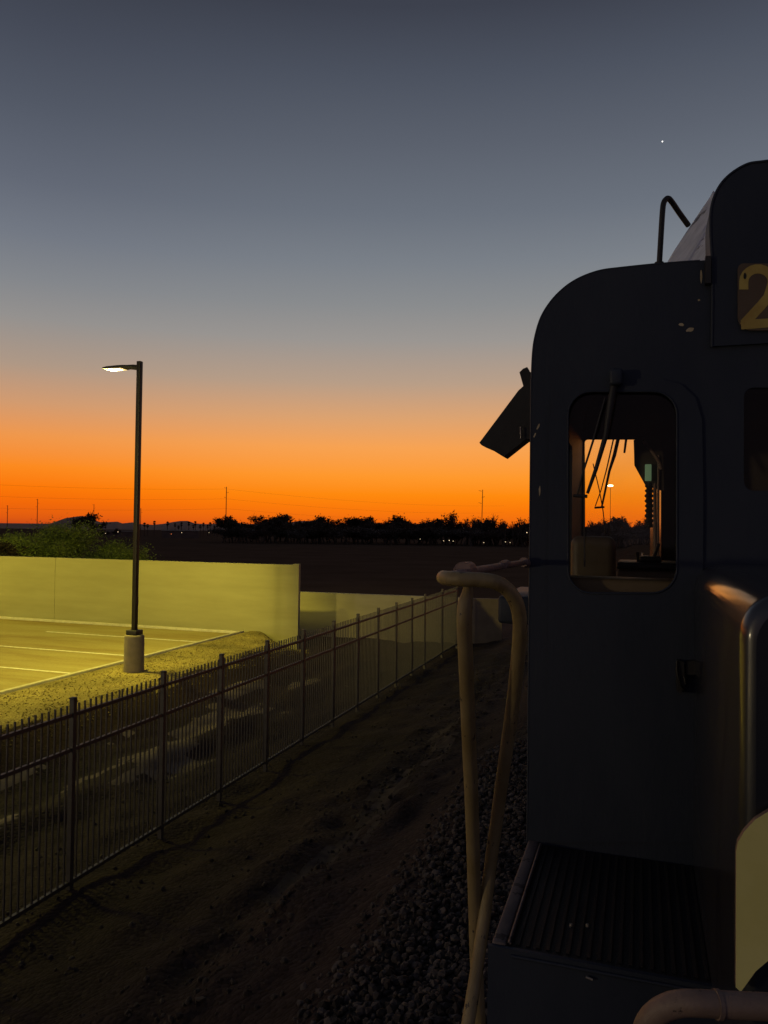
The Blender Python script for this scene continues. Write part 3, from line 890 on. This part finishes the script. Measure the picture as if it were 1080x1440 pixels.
arcp = [(1046, 407), (1046, 401)]
for k in range(0, 13):
    a = R(180 - k * 16.5); arcp.append((1066 + 20.0 * math.cos(a), 396 - 18.0 * math.sin(a)))
arcp += [(1080, 418), (1070, 430), (1058, 443), (1049, 453), (1046, 458)]
tw = ribbon(arcp, [13] * 2 + [13] * 13 + [13.5, 13.5, 13.5, 14, 12], YN - .0075)
low = ribbon([(1042, 456.5), (1060, 455.5), (1095, 453)], [13.5, 13, 12], YN - .0085)
tw.add(low.v, low.f)
hole = [P(1047.5 + 2 * math.cos(k * .7), 388 + 4.6 * math.sin(k * .7), YN - .0095) for k in range(9)]
tw.add([(x, YN - .0095, z) for x, z in hole], [tuple(range(9))], 1)
tw.build('numeral', [M['number_yellow'], M['rubber']], nb)

# low nose in front of the cab
nose_x = on_y(1041, 900, 2.0).x
nt_z = CAM.z - .135; nr = .11


def nose_ring(ins, y):
    a, b, top_, bot = nose_x + ins, 2 * LX - nose_x - ins, nt_z - ins, deck_z + .002
    r_ = nr - ins * .5; pts = [(a, bot)]
    for k in range(11):
        an = R(180 - 9 * k); pts.append((a + r_ + r_ * math.cos(an), top_ - r_ + r_ * math.sin(an)))
    for k in range(11):
        an = R(90 - 9 * k); pts.append((b - r_ + r_ * math.cos(an), top_ - r_ + r_ * math.sin(an)))
    pts.append((b, bot)); return [Vector((x, y, z)) for x, z in pts]


nz = MB(); rings = [nose_ring(q, y) for q, y in ((.032, 1.98), (.018, 1.984), (.0075, 1.994), (.0015, 2.008), (0, 2.03), (0, YW - .012))]
k = len(rings[0])
nz.add([p for g_ in rings for p in g_], [(i * k + j, (i + 1) * k + j, (i + 1) * k + j + 1, i * k + j + 1) for i in range(len(rings) - 1) for j in range(k - 1)], 0, True)
nz.add(rings[0], [tuple(range(k))])
nose = nz.build('nose', M['nose'], loco)
ys_ = 1.955
pl = [P(u, v, ys_) for u, v in ((1041, 1392), (1034, 1385), (1034.5, 1195), (1037, 1182), (1046, 1167), (1062, 1150), (1082, 1138), (1125, 1130), (1175, 1150), (1190, 1240), (1170, 1290), (1125, 1318), (1083, 1345), (1062, 1363))]
MB().plate(pl, [], (0, ys_, 0), AX, AZ, .018, 0, 1).build('painted_placard', [M['placard'], M['rail_brown']], loco)

# walkway deck with ribbed tread, sill beam on the outside, step down in front
dk0 = on_z(700, 1329, deck_z)
DY = dk0.y
sx0 = on_z(691, 1329, deck_z).x; sx1 = on_z(713, 1329, deck_z).x
dk = MB().box((sx1 + .002, DY, deck_z - .06), (2 * LX - xl - .1, YW + .06, deck_z))
k = sx1 + .03
while k < nose_x + .1:
    dk.box((k, DY + .02, deck_z), (k + .012, YW - .02, deck_z + .004)); k += .034
dk.build('walkway', M['deck'], loco)
sl = MB().bbox((sx0, DY - .001, deck_z - .2), (sx1, YR + 14, deck_z + .012), .008, 2)
sl.tube([(sx1 + .008, DY + .01, deck_z + .008), (sx1 + .008, YW - .02, deck_z + .008)], .007, 8)
sl.build('side_sill', M['sill'], loco)
stp = MB().box((sx0 - .01, DY - .02, deck_z - .75), (2 * LX - xl, DY - .003, deck_z + .004))
stp.tube([(sx1 + .02, DY - .024, deck_z - .016), (nose_x, DY - .024, deck_z - .016)], .006, 6)
stp.build('step_riser', M['navy'], loco)
MB().box((sx0 + .01, -.8, deck_z - .52), (2 * LX - xl, DY - .021, deck_z - .45)).build('lower_platform', M['navy'], loco)
bl = MB()
for u, v in ((803, 1304), (826, 1304)):
    p = on_z(u, v, deck_z); bl = MB().tube([p, p + Vector((0, 0, .012))], .006, 8); bl.build('bolt', M['bare'], loco)
bl = MB(); p = on_z(830, 1345, deck_z); bl.tube([Vector((p.x - .01, DY - .03, deck_z - .035)), Vector((p.x + .012, DY - .03, deck_z - .04))], .004, 6)
bl.build('bolt', M['bare'], loco)
ab = MB(); a = on_y(704, 836, 4.5); b = on_y(742, 876, 4.5)
ab.bbox((a.x, 4.4, b.z), (xl, 5.2, a.z), .02, 2).build('armrest', M['navy'], loco)

# long hood behind the cab, frame, fuel tank and wheels (seen only from the side)
hd = MB().bbox((.2, YR + .07, deck_z), (2 * LX - .2, YR + 11, deck_z + 2.1), .15, 4)
hd.build('long_hood', M['navy_gloss'], loco)
MB().box((sx0 + .1, -.8, deck_z - .56), (2 * LX - sx0 - .1, YR + 14, deck_z - .53)).build('frame', M['black'], loco)
MB().bbox((LX - 1.1, 7.5, rail_top + .25), (LX + 1.1, 11, deck_z - .56), .2, 3).build('fuel_tank', M['black'], loco)
for yy in (2.6, 5.1, 13.2, 15.7):
    m3 = MB()
    for s in (-1, 1):
        m3.tube([(LX + s * .72, yy, rail_top + .508), (LX + s * .80, yy, rail_top + .508)], .505, 32)
        m3.tube([(LX + s * .68, yy, rail_top + .508), (LX + s * .72, yy, rail_top + .508)], .535, 32)
    m3.tube([(LX - .7, yy, rail_top + .508), (LX + .7, yy, rail_top + .508)], .1, 12)
    m3.build('wheelset', M['steel'], loco)
for y0 in (2.0, 12.6):
    m3 = MB()
    for s in (-1, 1): m3.bbox((LX + s * 1.0 - .08, y0, rail_top + .4), (LX + s * 1.0 + .08, y0 + 3.7, rail_top + .75), .05, 2)
    m3.build('truck_frame', M['black'], loco)

# handrails: bent pipes in front of the camera
hr = MB()
hr.tube(smooth_path([on_y(739, 790.5, YW - .0), at(700, 797, 2.75), at(668, 803, 2.2), at(655, 806, 1.98), at(642, 809, 1.86), at(630, 811, 1.78)], 5), .0125, 12)
hr.tube([at(660, 800.5, 2.08), at(650, 803, 1.94)], [.021, .023], 12)
hr.tube([at(712, 793, 2.95), at(707, 794.5, 2.85)], .0165, 12)
hr.tube([on_y(740, 792, YW + .0), on_y(736, 790.5, YW - .05)], .022, 12)
hr.build('top_rail', M['rail_rust'], loco)
hr = MB()
hr.tube(smooth_path([at(623.5, 812, 1.80), at(628, 813, 1.735), at(645, 814.5, 1.705), at(675, 815.5, 1.70), at(694, 818, 1.70), at(710, 826, 1.71), at(722, 840, 1.72), at(729, 858, 1.73), at(731, 885, 1.75), at(728, 930, 1.79), at(720, 1000, 1.86), at(710, 1070, 1.93), at(699, 1150, 2.0), at(690, 1215, 2.03),
                     at(681, 1290, 2.02), at(672, 1352, 1.97), at(663, 1410, 1.92), at(652, 1475, 1.88), at(640, 1540, 1.85)], 6), .0165, 16)
hr.build('handrail', M['rail_yellow'], loco)
hr = MB()
hr.tube(smooth_path([at(659, 822, 1.74), at(657, 836, 1.735), at(654, 852, 1.73), at(653, 880, 1.735), at(656, 950, 1.78), at(659, 1030, 1.85), at(662.5, 1110, 1.92), at(665.5, 1200, 2.0), at(668, 1290, 2.04), at(671, 1380, 2.04), at(676, 1480, 2.03)], 6),
        [.0100 + .0075 * min(1, i / 12) for i in range(61)], 16)
hr.build('stanchion', M['rail_yellow'], loco)
hr = MB()
hr.tube(smooth_path([at(896, 1500, 1.14), at(905, 1455, 1.11), at(916, 1432, 1.10), at(934, 1418, 1.09), at(958, 1411, 1.08), at(985, 1411, 1.07), at(1040, 1414, 1.06), at(1100, 1417, 1.05), at(1200, 1425, 1.04)], 6), .0172, 16)
hr.tube([at(1006, 1412.5, 1.065), at(1012, 1413, 1.065)], .0195, 16)
hr.build('front_rail', M['rail_brown'], loco)

# ------------------------------------------------------------------ track
tk = thing('railway_track', (LX, 20, 1.4), 'railway track under the locomotive', 'railway track')
for s in (-1, 1):
    m3 = MB(); x = LX + s * .7175 + s * .036
    m3.box((x - .036, -20, rail_top - .04), (x + .036, 120, rail_top)); m3.box((x - .009, -20, rail_top - .14), (x + .009, 120, rail_top - .0402)); m3.box((x - .07, -20, rail_top - .165), (x + .07, 120, rail_top - .1402))
    m3.build('rail', M['steel'], tk)
m3 = MB(); y = -5
while y < 60:
    m3.box((LX - 1.3, y, rail_top - .33), (LX + 1.3, y + .22, rail_top - .166)); y += .52
m3.build('tie', M['timber'], tk, kind='stuff')

# ------------------------------------------------------------------ stones and clods
ico = bmesh.new(); bmesh.ops.create_icosphere(ico, subdivisions=1, radius=1)
ico.verts.index_update()
IV = [v.co.copy() for v in ico.verts]; IF = [[v.index for v in f.verts] for f in ico.faces]; ico.free()


def scatter(name, n, xf, yf, size, mtl, smooth_=False):
    m3 = MB()
    for _ in range(n):
        y = yf(); x = xf(y); s = size()
        rot = Matrix.Rotation(rnd.uniform(0, 6.28), 3, Vector((rnd.random() - .5, rnd.random() - .5, rnd.random() - .5)).normalized())
        k = Vector((rnd.uniform(.7, 1.3), rnd.uniform(.7, 1.2), rnd.uniform(.5, .9))) * s
        c = Vector((x, y, ground_z(x, y) + s * .3))
        m3.add([rot @ Vector((p.x * k.x, p.y * k.y, p.z * k.z)) * rnd.uniform(.82, 1.12) + c for p in IV], IF)
    return m3.build(name, mtl, kind='stuff')


scatter('ballast', 9000, lambda y: rnd.triangular(-2.5, -.3, -1.0), lambda y=0: 3.6 + 9 * rnd.random() ** 1.5, lambda: .016 + .034 * rnd.random() ** 1.6, M['stone'])
scatter('dirt_clods', 2600, lambda y: rnd.gauss(-3.7, .45) if rnd.random() < .5 else rnd.uniform(-8.6, -2.4), lambda y=0: 4.5 + 20 * rnd.random() ** 1.3, lambda: .012 + .03 * rnd.random() ** 3, M['clod'])
scatter('loose_gravel', 5000, lambda y: rnd.uniform(-14.3, -11.6), lambda y=0: rnd.uniform(9, 26.5), lambda: .010 + .018 * rnd.random() ** 2, M['gravel'])

# ------------------------------------------------------------------ trees


def limb_tree(h, spread, rs, levels=3, up=.55, trunk_r=.16):
    """skeleton of a tree: returns MB of limbs and the list of twig points"""
    m3 = MB(); tips = []

    def grow(p, d, L, r_, lv):
        n = 4; pts = [p]; rr_ = [r_]
        for k in range(n):
            d = (d + Vector((rs.uniform(-.25, .25), rs.uniform(-.25, .25), rs.uniform(-.06, .2)))).normalized()
            p = p + d * L / n; pts.append(p); rr_.append(r_ * (1 - .55 * (k + 1) / n))
        m3.tube(pts, rr_, 5, cap=False)
        if lv == 0:
            tips.extend(pts[1:]); return
        for _ in range(rs.choice((3, 3, 4))):
            q = pts[rs.choice((2, 3, 4, 4))]
            a = rs.uniform(0, 6.283); dd = Vector((math.cos(a) * spread, math.sin(a) * spread, up + rs.uniform(-.1, .5)))
            grow(q, (d * .5 + dd).normalized(), L * rs.uniform(.55, .8), r_ * .5, lv - 1)
        if lv == 1: tips.extend(pts[2:])
    grow(Vector((0, 0, -.2)), Vector((rs.uniform(-.1, .1), rs.uniform(-.1, .1), 1)), h * .36, trunk_r, levels)
    return m3, tips


def leaves(m3, c, rad, n, size, rs, flat=.8):
    for _ in range(n):
        v = Vector((rs.gauss(0, .45), rs.gauss(0, .45), rs.gauss(0, .45) * flat)) * rad + c
        a = Vector((rs.gauss(0, 1), rs.gauss(0, 1), rs.gauss(0, 1))).normalized(); b = a.orthogonal().normalized()
        b = (b * math.cos(1.3) + a.cross(b) * math.sin(rs.uniform(0, 6)))
        s = size * rs.uniform(.6, 1.3)
        m3.add([v - a * s, v + b * s * .45, v + a * s, v - b * s * .45], [(0, 1, 2, 3)])


def tree(name, loc, h, label, cat, group, seed, lm, nleaf, lsize, clump, spread=1.0, up=.55, levels=3, trunk_r=None, leafy=1.0, squash=1.0):
    rs = random.Random(seed)
    m3, tips = limb_tree(h, spread, rs, levels, up, trunk_r or h * .022)
    zmax = max(p.z for p in tips)
    k = h / zmax
    t = thing(name, loc, label, cat, group)
    off = Vector(loc)
    m3.v = [Vector((p.x * k * squash, p.y * k * squash, p.z * k)) + off for p in m3.v]
    m3.build('trunk', M['bark'], t)
    if nleaf:
        c = MB()
        tips = [Vector((p.x * k * squash, p.y * k * squash, p.z * k)) for p in tips]
        use = [p for p in tips if rs.random() < leafy]
        per = max(2, nleaf // max(1, len(use)))
        for p in use:
            leaves(c, p + off, clump * rs.uniform(.6, 1.3), per, lsize, rs)
        c.build('crown', lm, t)
    return t


# lit mesquites behind the cream wall
GM = 'green trees behind the cream wall'
mesq = [(20, 729, 33.5, 'green mesquite tree behind the cream wall, above the dark rounded shrub'), (58, 732, 37, 'green mesquite tree behind the cream wall below the two short far poles'),
        (98, 745, 34.5, 'green mesquite tree behind the wall joint, left of the lone dark tree'), (138, 757, 37, 'green mesquite tree behind the cream wall just left of the lamp pole'),
        (183, 765, 36, 'dim olive mesquite tree at the right end of the green row, behind the lamp pole')]
for i, (u, v, y, lab) in enumerate(mesq):
    p = on_y(u, v, y)
    h = p.z - .45
    tree('mesquite_tree', Vector((p.x, y, 0)), h, lab, 'tree', GM, 40 + i, M['leaf_green'], 15000, .075, .62, spread=1.5, up=.22, levels=3, trunk_r=.14, squash=1.35 if i < 3 else 1.1)
# a dark rounded shrub at the left edge
p = on_y(2, 764, 29.5); rs = random.Random(9); c = MB()
sh_ = thing('rounded_shrub', (p.x, 29.5, 0), 'dark rounded shrub above the wall top at the far left edge of the picture', 'shrub')
for _ in range(170):
    a, b = rs.uniform(0, 6.28), rs.uniform(-.1, 1.5)
    q = Vector((math.cos(a) * math.cos(b) * .85, math.sin(a) * math.cos(b) * .85, max(.5, p.z - 1.3) + math.sin(b) * 1.2))
    leaves(c, q + Vector((p.x, 29.5, 0)), .3, 26, .07, rs)
c.build('crown', M['leaf_dark'], sh_)
MB().tube([(p.x, 29.5, -.1), (p.x + .05, 29.5, p.z - 1.0)], .09, 6).build('trunk', M['bark'], sh_)

# thicket on the horizon
protos = {}
GT = 'dark trees of the thicket on the horizon'


def far_pos(u, vtop, dist):
    d = ray(u, 744); d.z = 0; d.normalize()
    p = CAM + d * dist; gnd = ground_z(p.x, p.y); top = at(u, vtop, 1); dd = ray(u, vtop)
    hz = CAM.z + dd.z / math.hypot(dd.x, dd.y) * dist
    return Vector((p.x, p.y, gnd)), hz - gnd


KINDS = {
    'bushy': dict(nleaf=2600, lsize=.40, clump=1.1, spread=1.7, up=.3, leafy=1, lm=M['leaf_dark']),
    'tufted': dict(nleaf=560, lsize=.32, clump=.7, spread=.9, up=.9, leafy=.5, lm=M['leaf_dark']),
    'bare': dict(nleaf=110, lsize=.25, clump=.5, spread=.7, up=1.0, leafy=.3, lm=M['leaf_dark']),
    'low': dict(nleaf=2200, lsize=.40, clump=1.5, spread=2.0, up=.15, leafy=1, lm=M['leaf_dry']),
}
LABELS = {
    'bushy': 'dark bushy round-crowned tree of the horizon thicket beyond the low wall',
    'tufted': 'dark open-crowned tree rising above the horizon thicket with sky showing through its limbs',
    'bare': 'nearly bare twiggy tree on the horizon near the tall pole beside the locomotive',
    'low': 'low spreading dry shrub along the foot of the horizon thicket',
}
count = 0


def plant(kind, u, vtop, dist, label=None, sx_=1.0):
    global count
    pos, h = far_pos(u, vtop, dist)
    h = max(1.2, h)
    vs_ = protos.setdefault(kind, [])
    if len(vs_) < 3:
        t = tree('desert_tree' if kind != 'low' else 'desert_shrub', Vector((0, 0, 0)), 8.0, LABELS[kind], 'tree' if kind != 'low' else 'shrub', GT if kind != 'low' else 'dry shrubs on the horizon', 100 + 7 * len(vs_) + len(kind), trunk_r=.42 if kind == 'bare' else .2, **KINDS[kind])
        vs_.append(t)
    else:
        t = copy_tree(vs_[count % 3])
    t.location = pos; t.rotation_euler = (0, 0, rnd.uniform(0, 6.28))
    s = h / 8.0; t.scale = (s * sx_, s * sx_, s)
    t['label'] = label or LABELS[kind]
    count += 1
    return t


T = [  # kind, u, v of top, distance
    ('bushy', 327, 732, 330), ('bushy', 345, 737, 335), ('bushy', 372, 729, 325), ('bushy', 393, 727, 330), ('bushy', 404, 734, 320), ('tufted', 415, 741, 340), ('bushy', 442, 737, 330),
    ('tufted', 463, 731, 325), ('bushy', 480, 734, 330), ('bushy', 498, 730, 320), ('bushy', 514, 732, 330), ('tufted', 522, 733, 325), ('bushy', 540, 738, 335), ('bushy', 556, 728, 315), ('tufted', 562, 729, 318),
    ('bushy', 584, 737, 325), ('bushy', 600, 734, 310), ('bushy', 612, 733, 305), ('tufted', 626, 722, 300), ('bushy', 636, 737, 300), ('tufted', 648, 736, 310), ('bare', 656, 730, 290), ('bare', 665, 729, 285), ('bare', 690, 726, 285),
    ('tufted', 700, 738, 290), ('bare', 709, 735, 280), ('bare', 724, 736, 280), ('bare', 736, 730, 275), ('bushy', 683, 744, 300), ('bushy', 668, 745, 300), ('bushy', 715, 748, 295), ('bushy', 733, 748, 290),
    ('bushy', 829, 740, 300), ('bare', 836, 739, 290), ('bushy', 845, 742, 300), ('tufted', 866, 733, 290), ('tufted', 884, 731, 285), ('bushy', 876, 740, 295), ('bare', 903, 738, 290), ('bushy', 908, 744, 300), ('bushy', 895, 744, 300)]
seen = {}
SPECIAL = {626: 'tallest twiggy tree of the horizon thicket, left of the tall pole by the locomotive', 327: 'dark bushy tree at the foot of the tall thin pole right of the lamp',
           866: 'open-crowned tree seen through the cab window, left of two', 884: 'open-crowned tree seen through the cab window, right of two'}
for kind, u, v, d in T:
    lab = SPECIAL.get(u)
    if not lab and u > 800:
        lab = {'bushy': 'dark low bushy tree seen through the cab window above the seat', 'bare': 'thin bare tree seen through the cab window'}.get(kind)
    plant(kind, u, v - (3 if kind != 'bushy' else 1.5), d, lab, 1.0 if kind != 'bushy' else 1.25)
for k in range(110):
    u = 312 + k * (624 / 110) + rnd.uniform(-4, 4)
    plant('low', u, 745.5 + rnd.uniform(-5, 5) + (u - 312) * .006, rnd.uniform(265, 310), None, 1.5)
for k in range(34):
    u = 330 + k * (590 / 34) + rnd.uniform(-6, 6)
    plant('bare', u, 733 + rnd.uniform(-6, 5) + (u - 312) * .004, rnd.uniform(265, 300), 'thin twiggy bare tree poking out of the horizon thicket')
for k in range(30):
    u = 326 + k * (600 / 30) + rnd.uniform(-8, 8)
    plant('tufted' if k % 3 else 'bushy', u, 732 + rnd.uniform(-6, 5) + (u - 312) * .004, rnd.uniform(270, 320), None if u < 745 else 'ragged dark tree seen through the cab window', rnd.uniform(.8, 1.3))
# lone dark tree at the left, with little ones beside it
t = plant('bushy', 124, 724, 300, 'lone dark round tree standing above the green trees left of the lamp pole', 1.0)
for u, v, d in ((137, 748, 310), (150, 747, 420), (163, 744, 430)):
    plant('bushy', u, v, d, 'small dark tree low on the horizon between the lone round tree and the lamp pole')

# palms far off
GP = 'palms on the horizon'
pm = None
for i, (u, v) in enumerate(((203, 735), (207.5, 737), (217, 732.5), (235.5, 733.5), (246, 736), (251, 739), (255, 734.5), (265.5, 733.5), (272, 738), (274.5, 733), (281.5, 738.5), (286, 735), (292, 738), (295.5, 734.5), (301.5, 739), (305.5, 736), (311, 737.5), (316, 739))):
    pos, h = far_pos(u, v, 520 + (i * 37) % 90)
    lab = 'tiny dark fan palm on the horizon between the lamp pole and the tall thin pole'
    if u == 217: lab = 'tallest tiny fan palm on the horizon, just right of the lamp pole'
    if pm is None:
        rs = random.Random(5)
        pm = thing('fan_palm', (0, 0, 0), lab, 'palm tree', GP)
        MB().tube([(0, 0, -.3), (.1, 0, 4), (0, .1, 9.2)], [.34, .26, .22], 6).build('trunk', M['bark'], pm)
        c = MB()
        for _ in range(70):
            a, e = rs.uniform(0, 6.28), rs.uniform(-1.1, 1.35)
            d = Vector((math.cos(a) * math.cos(e), math.sin(a) * math.cos(e), math.sin(e))); sd_ = d.cross(Vector((0, 0, 1))).normalized()
            b = Vector((0, 0, 9.2))
            c.add([b + d * .3, b + d * 1.1 + sd_ * .4, b + d * 1.65, b + d * 1.1 - sd_ * .4], [(0, 1, 2, 3)])
        for _ in range(26):
            a = rs.uniform(0, 6.28); d = Vector((math.cos(a) * .45, math.sin(a) * .45, -1)); b = Vector((0, 0, 9.0)); sd_ = Vector((-math.sin(a), math.cos(a), 0)) * .2
            c.add([b, b + d * 1.0 + sd_, b + d * 1.6, b + d * 1.0 - sd_], [(0, 1, 2, 3)])
        c.build('crown', M['leaf_dark'], pm); t = pm
    else:
        t = copy_tree(pm)
    t['label'] = lab; t.location = pos; s = h / 10.6; t.scale = (max(.9, s), max(.9, s), s); t.rotation_euler = (0, 0, i * 1.3)

# utility poles and wires
GU = 'utility poles on the horizon'
POLES = [(317.5, 684.5, 360, .22, 'tallest thin utility pole on the horizon, right of the lamp'), (677, 688.5, 280, .16, 'thin utility pole on the horizon beside the locomotive'), (52, 701.5, 520, .24, 'thin utility pole above the green trees at left, taller of two'),
         (10, 710.5, 560, .24, 'short thin utility pole above the green trees at the far left edge'), (131.5, 709, 560, .22, 'thin utility pole rising behind the lone dark round tree'), (197.5, 714.5, 480, .24, 'thin utility pole just right of the lamp pole'), (95, 727, 620, .2, 'shortest thin pole against the hill, left of the lone dark tree')]
tops = {}
for u, v, d, r_, lab in POLES:
    pos, h = far_pos(u, v, d)
    t = thing('utility_pole', pos, lab, 'utility pole', GU)
    lean = Vector((.3, 0, 0)) if u == 677 else Vector((0, 0, 0))
    MB().tube([pos - Vector((0, 0, .5)), pos + Vector((0, 0, h)) + lean], [r_, r_ * .7], 8).build('shaft', M['wire'], t)
    a = MB()
    side = Vector((RM @ Vector((1, 0, 0))).xy.to_3d()).normalized()
    for k, z in enumerate((h - .6, h - 2.8, h - 5.0)):
        q = pos + Vector((0, 0, z)); a.tube([q, q + side * (1.1 if k % 2 else -1.1) + Vector((0, 0, .25))], .07, 5)
    a.build('crossarm', M['wire'], t); tops[u] = (pos, h)
A, hA = tops[317.5]; off_l = far_pos(-420, 688, 330)[0]; off_r = far_pos(720, 700, 520)[0]
k = 0
for dz, lab in ((-1, 'upper overhead wire crossing the orange sky'), (-5.5, 'middle overhead wire crossing the orange sky'), (-10, 'lower overhead wire crossing the orange sky')):
    path = []
    for (a, b, za, zb) in ((off_l, A, hA + 1, hA), (A, off_r, hA, hA - 1)):
        for j in range(24):
            t_ = j / 24; q = a.lerp(b, t_); path.append(Vector((q.x, q.y, A.z + za + (zb - za) * t_ + dz - 4.5 * 4 * t_ * (1 - t_) * .6)))
    o = MB().tube(path, .022, 5).build('power_line', M['wire'], loc=A)
    tag(o, lab + ' from the tallest thin pole', 'power line', 'overhead wires')

# distant lit lamps
GFL = 'tiny distant street lights'
fl = None
LL = [(294, 749, 330, 0), (306.5, 749.5, 335, 0), (255.5, 749, 360, 0), (241, 751, 360, 1), (316, 750, 330, 0), (166, 748, 380, 0), (87, 749, 260, 0), (92.5, 746.5, 262, 1), (148.5, 750, 330, 0),
      (624, 760.5, 250, 0), (632, 760, 252, 0), (637.5, 761, 250, 0), (591, 758, 262, 0), (711, 762, 245, 0), (717.5, 763, 246, 0), (680.5, 763, 240, 0), (741, 749, 230, 0), (858, 683, 62, 2)]
for i, (u, v, d, red) in enumerate(LL):
    pos, h = far_pos(u, v, d)
    h = max(h, 1.2)
    lab = 'tiny distant light low on the horizon'
    if red == 2: lab = 'lit street lamp seen through the cab window beside the wiper'
    elif red: lab = 'tiny reddish light low on the horizon left of the thicket'
    elif u < 200: lab = 'tiny pale light among the green trees at left'
    elif u < 320: lab = 'tiny pale light under the palms on the horizon'
    else: lab = 'tiny pale light at the foot of the horizon thicket'
    t = thing('far_street_light', pos, lab, 'street light', GFL)
    r_ = rnd.uniform(.08, .15) if red != 2 else .13
    MB().tube([pos - Vector((0, 0, .3)), pos + Vector((0, 0, h - r_))], .05 if red != 2 else .018, 6).build('pole', M['wire'], t)
    bm = bmesh.new(); bmesh.ops.create_uvsphere(bm, u_segments=10, v_segments=6, radius=r_)
    bm.verts.index_update()
    zs_ = 1 if red != 2 else .5
    m3 = MB().add([Vector((q.co.x * (1.6 if red == 2 else 1.2), q.co.y, q.co.z * zs_)) + pos + Vector((0, 0, h)) for q in bm.verts], [[q.index for q in f.verts] for f in bm.faces], 0, True); bm.free()
    m3.build('lamp', M['red_lamp'] if red == 1 else (M['lens'] if red == 2 else M['far_lamp']), t)
# low sheds behind the lights
for u0, u1, v0, d, lab in ((228, 280, 745, 420, 'long low dark shed on the horizon under the palms'), (150, 186, 746, 460, 'low dark shed on the horizon left of the lamp pole')):
    a, h = far_pos(u0, v0, d); b, _ = far_pos(u1, v0, d)
    dirv = (b - a).normalized(); L = (b - a).length
    mtx = Matrix.Translation(a) @ Matrix.Rotation(math.atan2(dirv.y, dirv.x), 4, 'Z')
    t = thing('shed', a, lab, 'building')
    MB().box((0, 0, -.3), (L, 9, h - .5), 0, mtx).build('wall', M['shed'], t)
    MB().add([mtx @ Vector(q) for q in ((-.4, -.4, h - .5), (L + .4, -.4, h - .5), (L + .4, 4.5, h), (-.4, 4.5, h), (L + .4, 9.4, h - .5), (-.4, 9.4, h - .5))], [(0, 1, 2, 3), (3, 2, 4, 5), (0, 3, 5), (1, 4, 2), (0, 5, 4, 1)]).build('roof', M['shed'], t)

# hills
hp_ = [(-330, 742), (-200, 734), (-60, 738), (40, 742), (62, 739), (78, 733.5), (92, 728.5), (106, 726.5), (116, 725.5), (124, 727), (132, 731), (142, 734.5), (155, 734), (165, 733.5), (172, 736), (186, 734.5), (198, 737), (215, 738), (230, 736.5), (243, 734), (254, 732.5), (264, 732.5), (274, 736), (290, 737), (303, 736.5), (318, 735),
       (332, 735), (345, 737), (390, 736.5), (405, 735), (420, 732.5), (440, 732.5), (452, 737), (470, 739), (520, 741), (560, 740), (580, 738), (600, 738), (625, 739.5), (650, 741), (690, 742.5), (740, 743), (860, 743), (960, 738), (1100, 741), (1300, 743)]
hm = MB(); H = []
for k in range(len(hp_) - 1):
    for j in range(6):
        t_ = j / 6; H.append((hp_[k][0] + (hp_[k + 1][0] - hp_[k][0]) * t_, hp_[k][1] + (hp_[k + 1][1] - hp_[k][1]) * t_))
rows = 9; vs = []
for i, (u, v) in enumerate(H):
    d = ray(u, 744); d.z = 0; d.normalize()
    dd = ray(u, v); top = CAM.z + dd.z / math.hypot(dd.x, dd.y) * 9000
    for r_ in range(rows):
        t_ = (r_ - 4) / 4                         # -1 front foot .. 0 crest .. 1 back foot
        q = CAM + d * (9000 + t_ * 1800)
        hz = max(0, (top + 60) * (1 - abs(t_)) ** .8 - 60 * (1 - abs(t_)))
        hz *= 1 if r_ == 4 else 1 + .25 * noise.noise(Vector((i * .35, r_ * 1.3, 0)))
        vs.append(Vector((q.x, q.y, hz - 60 * min(1, abs(t_)) - (4 if abs(t_) > .9 else 0))))
n = len(H)
hm.add(vs, [(i * rows + r_, (i + 1) * rows + r_, (i + 1) * rows + r_ + 1, i * rows + r_ + 1) for i in range(n - 1) for r_ in range(rows - 1)], 0, True)
hm.build('hills', M['hill'], kind='structure')

# the evening star
p = at(931.5, 199, 6000)
bm = bmesh.new(); bmesh.ops.create_uvsphere(bm, u_segments=12, v_segments=8, radius=5.0); bm.verts.index_update()
o = MB().add([q.co + p for q in bm.verts], [[q.index for q in f.verts] for f in bm.faces], 0, True).build('evening_star', M['star'], loc=p); bm.free()
tag(o, 'small bright evening star high in the dusk sky above the locomotive', 'star')

for o in bpy.data.objects:
    if '_org' in o: del o['_org']
